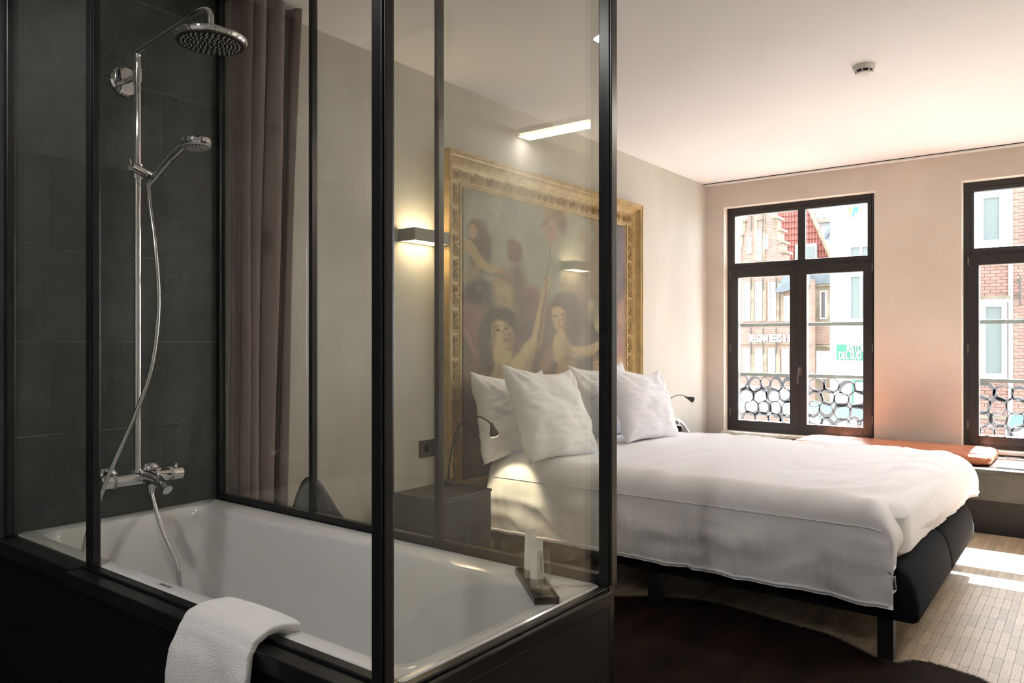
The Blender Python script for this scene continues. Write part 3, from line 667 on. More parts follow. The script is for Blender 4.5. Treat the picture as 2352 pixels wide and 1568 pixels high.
def tube_bottle(l, h, r, label, clear, word):
    c = p0+d_*l+Vector((0, 0, .0065)); b = empty('tube_bottle', c, label, 'toiletry bottle', 'small toiletries on the dark tray')
    MB().lathe([(0, 0), (r*.92, 0), (r*.98, .004), (r*.98, .020), (r*.9, .022), (0, .022)], c, (0, 0, 1), 28).build('cap', M['cap_grey'] if not clear else M['gel'], b, smooth=True)
    ls = []; w_ = Vector((1, -.25, 0)).normalized(); t_ = Vector((.25, 1, 0)).normalized()
    for k in range(9):
        f_ = k/8; z = .0225+f_*(h-.0225); a_ = r*(1+.15*f_*f_); b_ = r*(1-f_**2.0)+.0012
        if f_ > .93: a_ = r*1.15; b_ = .0012
        ls.append([c+w_*(a_*math.cos(q*math.pi/12))+t_*(b_*math.sin(q*math.pi/12))+Vector((0, 0, z)) for q in range(24)])
    bd = MB().loops(ls).build('body', M['gel'] if clear else M['tube_white'], b, smooth=True)
    if not clear:
        rot = Matrix((( 0, w_.x, -t_.x*-1*-1), (0, w_.y, -t_.y), (1, 0, 0)))
        rot = Matrix.Rotation(math.atan2(w_.y, w_.x), 3, 'Z') @ Matrix.Rotation(math.pi/2, 3, 'X') @ Matrix.Rotation(math.pi/2, 3, 'Z')
        text('print', word, .0085, c-t_*(r+.0008)+Vector((0, 0, .040))+w_*.002, rot, M['ink'], b, .0003)
tube_bottle(.180, .120, .0165, 'tallest white tube standing at the back of the dark tray', False, 'HAND & BODY')
tube_bottle(.105, .112, .0165, 'middle white tube with a clear lower end on the dark tray', False, 'SHAMPOO')
tube_bottle(.032, .108, .0165, 'clear gel tube at the near end of the dark tray', True, '')
# ---------------------------------------------------------------- bench, cushion
bn = empty('window_bench', (5.9, .85, 0), 'long polished grey bench built under the windows', 'bench')
MB().box(5.55, XE-.0315, YS+.001, YN-.001, .385, .41).build('seat_slab', M['bench'], bn, bevel=.004)
MB().box(5.565, XE-.001, YS+.001, YN-.001, .215, .384).build('front_panel', M['bench_front'], bn)
MB().box(5.60, XE-.001, YS+.001, YN-.001, .0, .214).build('plinth', M['plinth'], bn)
def cushion():
    x0, x1, y0, y1, z0, z1 = 5.66, 6.235, .535, 1.80, .4105, .498
    prof = [(.03, 0), (.010, .005), (0, .015), (-.002, .030), (.0, .046), (.012, .060), (.04, .068)]
    ls = [rounded(x0+d, x1-d, y0+d, y1-d, .07, z0+z, 10) for d, z in prof]
    for k in (.10, .18, .25): ls.append([(x, y, z0+.068+.010*(k/.25)+.006*noise.noise(Vector((x*6, y*6, 0)))) for x, y, _ in rounded(x0+k, x1-k, y0+k, y1-k, max(.01, .07-k*.2), 0, 10)])
    return MB().loops(ls)
cs = cushion().build('bench_cushion', M['leather'], smooth=True); mo = cs.modifiers.new('s', 'SUBSURF'); mo.levels = mo.render_levels = 1
tag(cs, 'long brown leather cushion lying on the window bench', 'cushion')
MB().tube([(5.6575, y, .4405) for y in (.61, 1.0, 1.73)]+[], .003, 8).build('piping', M['leather'], cs, smooth=True)
MB().tube([(5.71, 1.38, .4795), (5.95, 1.38, .4865), (6.19, 1.38, .4795)], .002, 6).build('seam', M['leather'], cs, smooth=True)
# ---------------------------------------------------------------- smoke detector
sd = empty('smoke_detector', (4.045, .912, ZC), 'round white smoke detector on the bedroom ceiling', 'smoke detector')
c = (4.045, .912, ZC)
MB().lathe([(0, -.0005), (.052, -.0005), (.052, -.018), (.049, -.022), (0, -.022)], c, (0, 0, 1), 40).build('base', M['white_plastic'], sd, smooth=True)
MB().lathe([(.0, -.0225), (.036, -.0225), (.034, -.036), (0, -.036)], c, (0, 0, 1), 40).build('grille', M['dark_plastic'], sd, smooth=True)
for k in range(8):
    a = k*math.pi/4; x, y = c[0]+.042*math.cos(a), c[1]+.042*math.sin(a); MB().tube([(x, y, ZC-.0225), (x-.006*math.cos(a), y-.006*math.sin(a), ZC-.037)], .0035, 6).build('rib', M['white_plastic'], sd)
MB().lathe([(0, -.0365), (.043, -.0365), (.041, -.043), (.028, -.049), (0, -.050)], c, (0, 0, 1), 40).build('cover', M['white_plastic'], sd, smooth=True)
# ---------------------------------------------------------------- gilt framed painting
PX0, PX1, PZ0, PZ1 = 2.885, 4.975, .30, 2.188
pt = empty('framed_painting', ((PX0+PX1)/2, YN, PZ0), 'huge old-master style figure painting in a carved gilt frame behind the bed', 'painting')
prof = [(0, .001), (0, .088), (.004, .092), (.013, .092), (.016, .086), (.024, .088), (.032, .084), (.036, .074), (.060, .050), (.064, .050), (.070, .046), (.074, .040),
        (.080, .037), (.140, .034), (.143, .038), (.151, .038), (.154, .032), (.162, .034), (.168, .030), (.171, .022), (.171, .001)]
def fl_(d, y): return [(PX0+d, YN-y, PZ0+d), (PX1-d, YN-y, PZ0+d), (PX1-d, YN-y, PZ1-d), (PX0+d, YN-y, PZ1-d)]
m = MB(); ls = [fl_(d, y) for d, y in prof]; m.loops(ls, False, False)
n_ = len(ls); m.f += [((n_-1)*4+k, (n_-1)*4+(k+1) % 4, (k+1) % 4, k) for k in range(4)]
FR = m.build('frame', M['gold'], pt, smooth=True)
def spiral(c, r0, r1, turns, a0, s=1, n=26):
    return [(c[0]+(r0+(r1-r0)*i/n)*math.cos(a0+s*turns*2*math.pi*i/n), -.004-.0035*math.sin(i/n*math.pi/2), c[1]+(r0+(r1-r0)*i/n)*math.sin(a0+s*turns*2*math.pi*i/n)) for i in range(n+1)]
def tapered(m, p, r): m.tube(p, [max(.0006, r*(.35+.65*math.sin(math.pi*min(1, (i+1)/(len(p))*1.1)))) for i in range(len(p))], 5)
def acanthus():
    m = MB(); c1 = (-.036, 0); c2 = (.036, .002)
    tapered(m, spiral(c1, .021, .006, 1.4, 2.4, 1), .0036)
    for k in range(6):
        a = k*math.pi/3; m.tube([(c1[0]+.003*math.cos(a), -.003, c1[1]+.003*math.sin(a)), (c1[0]+.010*math.cos(a), -.008, c1[1]+.010*math.sin(a)), (c1[0]+.0135*math.cos(a+.2), -.003, c1[1]+.0135*math.sin(a+.2))], [.001, .0034, .0012], 5)
    m.lathe([(.0045, .003), (.004, .009), (0, .011)], (c1[0], 0, c1[1]), (0, -1, 0), 8)
    tapered(m, spiral(c2, .019, .004, 1.5, -.8, -1), .0034)
    tapered(m, [(-.062, -.003, -.026), (-.048, -.005, -.028), (-.02, -.006, -.025), (.004, -.006, -.010), (.016, -.006, .010), (.030, -.006, .022), (.048, -.005, .024), (.064, -.003, .018)], .0036)
    tapered(m, [(.004, -.004, -.010), (.016, -.006, -.022), (.034, -.005, -.027), (.050, -.003, -.026)], .003)
    tapered(m, [(.0, -.004, .004), (-.008, -.006, .016), (-.018, -.005, .026), (-.030, -.003, .028)], .003)
    for (x, z, dx, dz) in ((-.058, .018, .008, .010), (.058, -.010, .007, -.012), (-.052, -.014, -.010, .004), (.056, .006, .010, .0), (-.006, .026, .006, .003), (.014, -.027, -.006, .0)):
        m.tube([(x-dx/2, -.002, z-dz/2), (x, -.006, z), (x+dx/2, -.002, z+dz/2)], [.0008, .0035, .0008], 5)
    return m.mesh('acanthus_scroll', M['gold'], 'all')
ac_me = acanthus(); bc = .110; yb = YN-.0352
def put(x, z, rot, k):
    o = link('acanthus_scroll', ac_me, FR); o.location = (x, yb, z); o.rotation_euler = (0, rot, 0); o.scale = (k, 1, .92)
Wd = PX1-PX0-2*.080; n1 = round(Wd/.138)
for i in range(n1):
    x = PX0+.080+Wd*(i+.5)/n1; put(x, PZ1-bc, 0, Wd/n1/.138); put(x, PZ0+bc, math.pi, Wd/n1/.138)
Hd_ = PZ1-PZ0-2*.150; n2 = round(Hd_/.138)
for i in range(n2):
    z = PZ0+.150+Hd_*(i+.5)/n2; put(PX0+bc, z, math.pi/2, Hd_/n2/.138); put(PX1-bc, z, -math.pi/2, Hd_/n2/.138)
# the canvas: brushwork laid on as a colour attribute over a fine grid (flat print)
cx0, cx1, cz0, cz1 = PX0+.170, PX1-.170, PZ0+.170, PZ1-.170
NU, NV = 460, 400
us, vs = np.meshgrid(np.linspace(cx0, cx1, NU), np.linspace(cz0, cz1, NV))
# sketch coordinates (s to the right, t down) used to lay out the figures
def sketch(X, Z):
    dx, dy = X, 2.68; dep = dx*F.x+dy*F.y; lat = dx*R.x+dy*R.y
    return 1176+FPX*lat/dep, 785-FPX*(Z-EYE)/dep
S_, T_ = sketch(us, vs)
rng = np.random.default_rng(11)
def blurnoise(scale, seed):
    out = np.zeros(us.shape); 
    g = np.random.default_rng(seed).normal(size=(int(4*scale)+3, int(4*scale)+3))
    a = (us-cx0)/(cx1-cx0)*4*scale; b = (vs-cz0)/(cz1-cz0)*4*scale
    i0 = a.astype(int); j0 = b.astype(int); fa = a-i0; fb = b-j0; fa = fa*fa*(3-2*fa); fb = fb*fb*(3-2*fb)
    return (g[j0, i0]*(1-fa)+g[j0, i0+1]*fa)*(1-fb)+(g[j0+1, i0]*(1-fa)+g[j0+1, i0+1]*fa)*fb
n_lo = blurnoise(2, 1); n_mid = blurnoise(6, 2); n_hi = blurnoise(20, 3)
S2 = S_+2.5*n_mid; T2 = T_+2.5*blurnoise(6, 5)
img = np.zeros(us.shape+(3,))
def L3(c): return np.array(lin(c)[:3])
def lay(mask, col, var=.06):
    global img
    mk = np.clip(mask, 0, 1)[..., None]; img = img*(1-mk)+mk*(L3(col)*(1+var*n_mid[..., None]*1.3))
def ell(cx, cy, rx, ry, ang=0, soft=.25):
    a = math.radians(ang); x = (S2-cx)*math.cos(a)+(T2-cy)*math.sin(a); y = -(S2-cx)*math.sin(a)+(T2-cy)*math.cos(a)
    d = np.sqrt((x/rx)**2+(y/ry)**2); return (1-d)/soft+.5
def seg(x0, y0, x1, y1, r0, r1, soft=.35):
    dx, dy = x1-x0, y1-y0; t = np.clip(((S2-x0)*dx+(T2-y0)*dy)/(dx*dx+dy*dy), 0, 1)
    d = np.hypot(S2-x0-t*dx, T2-y0-t*dy)/(r0+(r1-r0)*t); return (1-d)/soft+.5
def band(v, a, b): return np.clip((v-a)/(b-a), 0, 1)
img[:] = L3((150, 156, 138))
lay(band(T2, 420, 600)*.5, (172, 172, 138)); lay(.6*band(n_lo, -.2, 1.4), (120, 132, 128)); lay(.4*band(n_hi*.5+n_mid, .2, 1.6), (176, 178, 150))
lay(band(S2+.35*(T2-560)+14*n_mid, 1310, 1345)*.85, (150, 124, 96))                           # bark-brown right side
lay(band(S2, 1385, 1405), (84, 70, 70)); lay(band(S2, 1385, 1400)*band(T2, 660, 740), (140, 106, 86))
lay(band(T2+10*n_mid+.10*(1200-S2), 655, 700), (112, 92, 82)); lay(band(T2, 740, 860)*.6, (92, 70, 62)); lay(.35*band(n_mid, 0, 1.5)*band(T2, 680, 720), (140, 112, 88))
# far figures on the left: two dancers
lay(ell(1098, 575, 26, 66, 5, .4), (98, 78, 64)); lay(ell(1090, 530, 20, 28, 0, .4), (108, 84, 62)); lay(ell(1082, 530, 10, 15, 0, .4), (186, 152, 112))
lay(seg(1070, 560, 1100, 610, 12, 11), (184, 158, 112)); lay(seg(1100, 606, 1165, 632, 10, 9), (188, 162, 116))
lay(ell(1080, 640, 18, 32, 8, .4), (150, 132, 94)); lay(ell(1095, 672, 34, 34, 0, .4), (74, 68, 66))
lay(ell(1168, 668, 40, 54, -6, .3), (158, 134, 92)); lay(ell(1188, 655, 20, 60, -8, .6)*.7, (104, 84, 66)); lay(ell(1150, 680, 22, 30, 0, .6)*.6, (190, 166, 118))
lay(ell(1178, 580, 17, 26, 5, .35), (120, 88, 66)); lay(ell(1170, 560, 13, 14, 0, .5), (136, 96, 72))
lay(ell(1218, 690, 18, 34, 0, .5)*.8, (140, 90, 76))
lay(ell(1080, 730, 38, 34, 0, .4), (150, 112, 104)); lay(seg(1070, 740, 1095, 800, 24, 22), (146, 104, 100)); lay(seg(1085, 800, 1110, 850, 22, 16), (120, 86, 76)); lay(seg(1064, 760, 1086, 812, 4, 3, .8)*.7, (176, 132, 126))
# centre figure gazing up, arm raised with a staff
lay(ell(1136, 770, 42, 58, -8, .25), (72, 54, 46)); lay(ell(1150, 728, 32, 22, 10, .35), (66, 50, 44)); lay(ell(1122, 820, 22, 38, -12, .4), (70, 52, 44))
lay(seg(1150, 800, 1155, 860, 19, 24), (196, 172, 116)); lay(ell(1168, 862, 44, 40, 0, .25), (200, 176, 118)); lay(ell(1190, 840, 26, 30, -20, .4)*.8, (178, 150, 100))
lay(seg(1190, 838, 1228, 780, 20, 13), (200, 176, 122)); lay(seg(1228, 782, 1248, 668, 12, 7), (198, 172, 122)); lay(ell(1252, 652, 10, 17, 15, .35), (196, 160, 118)); lay(seg(1246, 640, 1258, 648, 2, 2, .6), (140, 104, 78))
lay(ell(1150, 770, 25, 36, -16, .22), (206, 178, 126)); lay(ell(1163, 782, 14, 24, -16, .7)*.45, (184, 122, 92)); lay(seg(1132, 744, 1128, 790, 8, 8, .9)*.5, (120, 90, 64))
lay(ell(1140, 757, 5.5, 3, -10, .4), (72, 54, 44)); lay(ell(1160, 753, 5, 3, -10, .4), (72, 54, 44)); lay(seg(1134, 749, 1146, 747, 1.5, 1.2, .6), (96, 70, 52)); lay(seg(1155, 745, 1165, 746, 1.4, 1.2, .6), (96, 70, 52))
lay(seg(1152, 757, 1157, 768, 1.6, 2.6, .7)*.6, (150, 98, 70)); lay(ell(1158, 781, 6.5, 3.4, -12, .4), (150, 74, 62)); lay(ell(1164, 800, 9, 5, 0, .8)*.5, (140, 104, 74))
lay(seg(1262, 560, 1246, 690, 1.8, 2.2, .6), (142, 110, 78)); lay(seg(1246, 690, 1216, 890, 2.4, 3, .6), (120, 88, 60))
lay(ell(1270, 492, 28, 22, 20, .6), (170, 134, 106)); lay(ell(1262, 530, 14, 28, 8, .6), (176, 136, 112)); lay(seg(1245, 515, 1290, 478, 6, 9, .8), (146, 106, 82)); lay(ell(1285, 515, 12, 24, -10, .7)*.7, (122, 96, 74))
# right figure turning
lay(ell(1292, 712, 33, 44, 0, .25), (86, 66, 52)); lay(ell(1312, 750, 26, 46, 5, .4), (84, 64, 54))
lay(ell(1282, 735, 17, 28, -6, .25), (200, 168, 122)); lay(ell(1276, 716, 14, 12, 0, .5), (202, 172, 126)); lay(ell(1297, 742, 9, 24, 0, .7)*.6, (122, 86, 64))
lay(ell(1273, 727, 4, 2.4, 5, .4), (84, 60, 46)); lay(ell(1289, 724, 4, 2.4, 5, .4), (84, 60, 46)); lay(seg(1280, 728, 1281, 742, 1.2, 2.2, .8)*.6, (148, 98, 70)); lay(ell(1283, 752, 5.5, 2.6, 5, .4), (150, 76, 60))
lay(seg(1282, 775, 1290, 810, 15, 26), (204, 174, 118)); lay(seg(1290, 812, 1350, 805, 20, 13), (202, 170, 114)); lay(seg(1348, 805, 1376, 785, 12, 9), (200, 170, 118)); lay(ell(1296, 848, 22, 36, 0, .4), (170, 132, 88)); lay(ell(1250, 830, 16, 34, 20, .6)*.7, (158, 112, 80))
lay(ell(1360, 720, 18, 26, 0, .6)*.7, (150, 140, 112)); lay(ell(1370, 745, 14, 16, 0, .5)*.8, (186, 172, 132)); lay(ell(1352, 700, 8, 14, 0, .5)*.7, (178, 168, 130))
lay(ell(1368, 838, 14, 20, 0, .35), (204, 170, 126)); lay(ell(1364, 820, 14, 8, 0, .5), (150, 118, 80)); lay(ell(1364, 836, 2, 1.6, 0, .5), (90, 64, 50)); lay(ell(1373, 836, 2, 1.6, 0, .5), (90, 64, 50))
lay(ell(1428, 560, 10, 60, 0, .8)*.5, (120, 100, 108)); lay(ell(1425, 720, 12, 40, 0, .6)*.8, (160, 124, 98)); lay(ell(1422, 800, 14, 36, 0, .6)*.8, (150, 104, 88)); lay(ell(1420, 850, 16, 30, 0, .5), (180, 142, 102))
lay(band(T2, 900, 935), (58, 46, 40)); lay(ell(1095, 1060, 30, 80, 0, .8)*.7, (110, 96, 70))
# shading: cool shadow on one side of every form, broken brushwork, old varnish
lay(ell(1170, 775, 10, 34, -14, .9)*.55, (120, 88, 64)); lay(ell(1192, 872, 30, 22, 0, .9)*.5, (140, 108, 74)); lay(ell(1142, 868, 16, 30, 0, .9)*.5, (140, 110, 76)); lay(seg(1204, 842, 1240, 778, 7, 5, .9)*.5, (142, 112, 78)); lay(seg(1236, 780, 1254, 672, 5, 4, .9)*.5, (140, 110, 80))
lay(ell(1298, 800, 12, 30, 0, .9)*.5, (140, 104, 72)); lay(seg(1295, 826, 1350, 818, 7, 6, .9)*.55, (132, 98, 68)); lay(ell(1120, 690, 26, 30, 0, .9)*.5, (84, 74, 70)); lay(ell(1200, 700, 24, 24, 0, .9)*.6, (96, 78, 66))
lay(seg(1100, 622, 1165, 644, 4, 5, .9)*.6, (128, 106, 78)); lay(.30*band(n_hi+.6*n_mid, .3, 1.6), (96, 80, 62)); lay(.22*band(-n_hi+.6*n_lo, .3, 1.8), (176, 160, 128)); lay(np.full(S_.shape, .16), (140, 124, 98))
img *= (1+.05*n_hi+.03*rng.normal(size=us.shape))[..., None]; img *= .80; img = np.clip(img, .005, 1)
me = bpy.data.meshes.new('canvas')
yy = YN-.022
co = np.stack([us.ravel(), np.full(us.size, yy), vs.ravel()], 1)
bk = np.array([[cx0, YN-.002, cz0], [cx1, YN-.002, cz0], [cx1, YN-.002, cz1], [cx0, YN-.002, cz1]])
idx = np.arange(NU*NV).reshape(NV, NU)
q_ = np.stack([idx[:-1, :-1].ravel(), idx[:-1, 1:].ravel(), idx[1:, 1:].ravel(), idx[1:, :-1].ravel()], 1)
me.vertices.add(len(co)); me.vertices.foreach_set('co', co.ravel().astype(np.float32))
me.loops.add(q_.size); me.loops.foreach_set('vertex_index', q_.ravel().astype(np.int32))
me.polygons.add(len(q_)); me.polygons.foreach_set('loop_start', (np.arange(len(q_))*4).astype(np.int32)); me.update(calc_edges=True); me.validate()
ca = me.color_attributes.new('paint', 'FLOAT_COLOR', 'POINT'); ca.data.foreach_set('color', np.concatenate([img.reshape(-1, 3), np.ones((us.size, 1))], 1).astype(np.float32).ravel())
me.materials.append(attr_mat('canvas_paint', 'paint', .55, .3, bump=.12, bscale=260)); cv = bpy.data.objects.new('canvas', me); C.objects.link(cv); cv.parent = pt; cv.matrix_parent_inverse = Matrix.Translation(pt.location).inverted()
mo = cv.modifiers.new('t', 'SOLIDIFY'); mo.thickness = .012; mo.offset = 1
# ---------------------------------------------------------------- balcony railings
def railing(n, a, b, label):
    X0, X1 = XE+.265, XE+.272
    rr = empty('balcony_railing', (X0, (a+b)/2, .45), label, 'railing', 'laser cut ring railings outside the windows')
    m = MB(); m.box(X0-.012, X1+.012, a+.001, b-.001, 1.332, 1.362); m.build('top_rail', M['rail_bar'], rr, bevel=.002)
    m = MB(); m.box(X0-.012, X1+.012, a+.001, b-.001, .903, .932); m.build('mid_rail', M['rail_bar'], rr, bevel=.002)
    m = MB(); m.box(X0-.005, X1+.005, a+.001, b-.001, .452, .466); m.build('bottom_rail', M['rail_bar'], rr, bevel=.001)
    random.seed(40+n); y = b; W_ = b-a
    rows = [(.835, .066, 0), (.735, .068, .07), (.635, .070, .02), (.535, .064, .09)]
    for zc_, r0, off in rows:
        y = a+.05+off*.5
        while y < b-.035:
            ry = r0*random.uniform(.78, 1.12); rz = r0*random.uniform(.82, 1.1); an = random.uniform(-.5, .5)
            cz = zc_+random.uniform(-.012, .012); thick = random.uniform(.016, .034); ph = random.uniform(0, 6.28)
            o_, i_ = [], []
            for k in range(36):
                q = 2*math.pi*k/36; tk = .008+thick*(.5+.5*math.cos(q-ph))**1.5
                cy_, sz = ry*math.cos(q), rz*math.sin(q); nn = math.hypot(cy_, sz)
                ci, si = cy_*(1-tk/nn), sz*(1-tk/nn)
                o_.append((y+cy_*math.cos(an)-sz*math.sin(an), cz+cy_*math.sin(an)+sz*math.cos(an)))
                i_.append((y+ci*math.cos(an)-si*math.sin(an), cz+ci*math.sin(an)+si*math.cos(an)))
            cl = lambda p: (min(max(p[0], a+.002), b-.002), min(max(p[1], .462), .908))
            o_ = [cl(p) for p in o_]; i_ = [cl(p) for p in i_]
            m = MB(); m.loops([[(X0, *p) for p in i_], [(X0, *p) for p in o_], [(X1, *p) for p in o_], [(X1, *p) for p in i_], [(X0, *p) for p in i_]], False, False)
            m.build('ring', M['railing'], rr)
            y += (ry*1.55+.012)
railing(1, WIN[0][0], WIN[0][1], 'grey railing of overlapping rings outside the window nearer the painting')
railing(2, WIN[1][0], WIN[1][1], 'grey railing of overlapping rings outside the window at the right edge')
# ---------------------------------------------------------------- the street outside
GZ = -4.6
for k, v in dict(
    brick=mat('far_brick', (128,98,86), .9), brick_red=mat('brick_face', (134,102,90), .9, col2=(120,92,82), scale=30, rand=.12), mortar=mat('mortar', (136,124,114), .95),
    stone=mat('far_stone', (146,136,118), .9, col2=(114,100,82), scale=2.5), render_w=mat('white_render', (215,216,216), .8),
    roof_red=mat('pantile', (116,62,52), .7, rand=.12), slate_roof=mat('slate_roof', (88,97,102), .6, col2=(70,78,84), scale=3), grey_wall=mat('grey_render', (124,128,132), .85),
    white_trim=mat('white_trim', (215,215,215), .6), far_glass=mat('far_glass', (66,62,62), .15, spec=.8), pale_glass=mat('pale_glass', (98,106,104), .6, spec=.2), sign_green=mat('sign_green', (0,84,62), .5), sign_pink=mat('sign_letter', (238,206,206), .6),
    letter_w=mat('letter_white', (240,240,238), .6), iron=mat('wrought_iron', (50,46,44), .6), teal=mat('awning_teal', (50,120,112), .7), awning_w=mat('awning_white', (225,225,220), .8),
    cobble=mat('street_stone', (112,108,102), .9, col2=(98,94,88), scale=.8), lime=mat('banner_green', (150,200,70), .7), blue=mat('banner_blue', (40,90,150), .7), car=mat('car_paint', (60,66,70), .3, coat=.5), curtain_w=mat('net_curtain', (150,152,158), .9)).items(): M[k] = v
EXT = {'brick': .56, 'brick_red': .75, 'mortar': .75, 'stone': .52, 'roof_red': .8, 'slate_roof': .7, 'grey_wall': .7, 'pale_glass': .75, 'curtain_w': .8, 'cobble': .8, 'white_trim': .85, 'awning_w': .7, 'teal': .7}
nt = M['brick'].node_tree; bt = nt.nodes.new('ShaderNodeTexBrick'); tc = [n for n in nt.nodes if n.type == 'TEX_COORD'][0]
sx = nt.nodes.new('ShaderNodeSeparateXYZ'); cb = nt.nodes.new('ShaderNodeCombineXYZ'); nt.links.new(tc.outputs['Object'], sx.inputs[0]); nt.links.new(sx.outputs['Y'], cb.inputs[0]); nt.links.new(sx.outputs['Z'], cb.inputs[1]); nt.links.new(cb.outputs[0], bt.inputs['Vector'])
bt.inputs['Scale'].default_value = 1; bt.inputs['Brick Width'].default_value = .22; bt.inputs['Row Height'].default_value = .075; bt.inputs['Mortar Size'].default_value = .008
bt.inputs['Color1'].default_value = lin((124,92,80)); bt.inputs['Color2'].default_value = lin((140,112,98)); bt.inputs['Mortar'].default_value = lin((150,140,130)); nt.links.new(bt.outputs[0], nt.nodes['Principled BSDF'].inputs['Base Color'])
for k, f_ in EXT.items():        # street colours darkened so the bright daylight does not wash them out
    for n in M[k].node_tree.nodes:
        if n.type == 'BSDF_PRINCIPLED': c_ = n.inputs['Base Color'].default_value; n.inputs['Base Color'].default_value = (c_[0]*f_, c_[1]*f_, c_[2]*f_, 1)
        if n.type == 'VALTORGB':
            for e_ in n.color_ramp.elements: e_.color = tuple(v*f_ for v in e_.color[:3])+(1,)
        if n.type == 'HUE_SAT' and not n.inputs['Color'].is_linked: c_ = n.inputs['Color'].default_value; n.inputs['Color'].default_value = (c_[0]*f_, c_[1]*f_, c_[2]*f_, 1)
        if n.type == 'TEX_BRICK':
            for q in ('Color1', 'Color2', 'Mortar'): c_ = n.inputs[q].default_value; n.inputs[q].default_value = (c_[0]*f_, c_[1]*f_, c_[2]*f_, 1)
gr = struct(MB().box(-40, 90, -60, 60, GZ-.3, GZ).build('street_ground', M['cobble']))
def rc(X, x0, y0, x1, y1):      # measured rectangle on the facade plane X -> (ymin, ymax, zmin, zmax)
    a = at(x0, (y0+y1)/2, 0, X); b = at(x1, (y0+y1)/2, 0, X); xm = (x0+x1)/2
    return b.y, a.y, at(xm, y1, 0, X).z, at(xm, y0, 0, X).z
def slab(name, X, dep, box, mt, parent, bevel=0):
    y0, y1, z0, z1 = rc(X, *box); return MB().box(X, X+dep, y0, y1, z0, z1).build(name, M[mt], parent, bevel=bevel)
def fwin(X, box, parent, glass_='far_glass', nx=1, nz=2, fr=.16, frame='white_trim'):
    y0, y1, z0, z1 = rc(X, *box); w_ = (y1-y0)*fr
    m = MB(); ring(m, X-.06, X+.02, y0, y1, z0, z1, w_)
    for i in range(1, nx): yc = y0+(y1-y0)*i/nx; m.box(X-.05, X+.01, yc-w_/3, yc+w_/3, z0+w_, z1-w_)
    for i in range(1, nz): zc_ = z0+(z1-z0)*i/nz; m.box(X-.05, X+.01, y0+w_, y1-w_, zc_-w_/3, zc_+w_/3)
    o = m.build('window', M[frame], parent); MB().box(X-.02, X-.005, y0+w_, y1-w_, z0+w_, z1-w_).build('pane', M[glass_], o); return o
def bld(name, X, label, cat='building'): return empty(name, (X, at(1750, 785, 0, X).y, GZ), label, cat)
# A: brick house with stepped gable
XA = 30.0; A = bld('gabled_house', XA, 'old brick house with stepped stone gable and white lettering across its front')
def pp_(X, x, y): p = at(x, y, 0, X); return (p.y, p.z)
wall_poly = [pp_(XA, *q) for q in ((1640, 1200), (1640, 606), (1698, 603), (1698, 572), (1703, 572), (1703, 540), (1709, 540), (1709, 508), (1716, 508), (1716, 440), (1774, 440), (1774, 500), (1783, 500), (1783, 528), (1790, 528), (1790, 556), (1797, 556), (1797, 580), (1803, 580), (1803, 640), (1862, 640), (1862, 1200))]
MB().prism(wall_poly, XA, XA+.6).build('wall', M['brick'], A)
for (x, y, w_) in ((1698, 572, 8), (1703, 540, 8), (1709, 508, 8), (1781, 500, 12), (1788, 528, 11), (1794, 556, 11), (1801, 580, 11)):
    slab('coping_stone', XA-.12, .8, (x-w_/2, y-4, x+w_/2, y+1), 'stone', A)
    slab('quoin', XA-.05, .06, (x-w_/2+1, y+2, x+w_/2-1, y+24), 'stone', A)
fwin(XA, (1740, 528, 1750, 598), A, nx=1, nz=3); fwin(XA, (1716, 545, 1726, 582), A, nz=1); fwin(XA, (1757, 538, 1765, 572), A, nz=1)
slab('stone_band', XA-.05, .07, (1731, 498, 1739, 600), 'stone', A); slab('stone_band', XA-.05, .07, (1751, 505, 1757, 598), 'stone', A); slab('arch_stone', XA-.07, .1, (1732, 488, 1757, 505), 'stone', A)
for x in (1708, 1735, 1766): fwin(XA, (x, 648, x+16, 737), A, nz=2); slab('pier_stone', XA-.05, .06, (x+17, 645, x+24, 737), 'stone', A)
fwin(XA, (1802, 680, 1814, 738), A, nz=1); slab('pier_stone', XA-.05, .06, (1794, 676, 1801, 738), 'stone', A)
MB().prism([pp_(XA, *q) for q in ((1784, 672), (1806, 636), (1862, 620), (1862, 655), (1800, 672))], XA-.3, XA-.01).build('lean_roof', M['slate_roof'], A)
slab('string_course', XA-.06, .08, (1640, 786, 1862, 791), 'stone', A); slab('string_course', XA-.06, .08, (1640, 742, 1862, 746), 'stone', A)
for x in (1708, 1736, 1765, 1797, 1828): fwin(XA, (x, 801, x+16, 864), A, 'curtain_w', nz=2); slab('pier_stone', XA-.05, .06, (x+17, 800, x+26, 864), 'stone', A)
for x in (1724, 1752, 1782):
    for (ya, yb2) in ((752, 812), (635, 664)): slab('wall_anchor', XA-.09, .04, (x-1, ya, x+1, yb2), 'iron', A)
for x in (1725, 1752): slab('wall_anchor', XA-.09, .04, (x-.8, 455, x+.8, 530), 'iron', A)
p = at(1721, 785, 0, XA-.1); ROT = Matrix(((0, 0, -1), (-1, 0, 0), (0, 1, 0))).to_3x3()
text('lettering', 'BELGIAN BEERS & B', .44, p, ROT, M['letter_w'], A, .03, sx=.42, bold=.002)
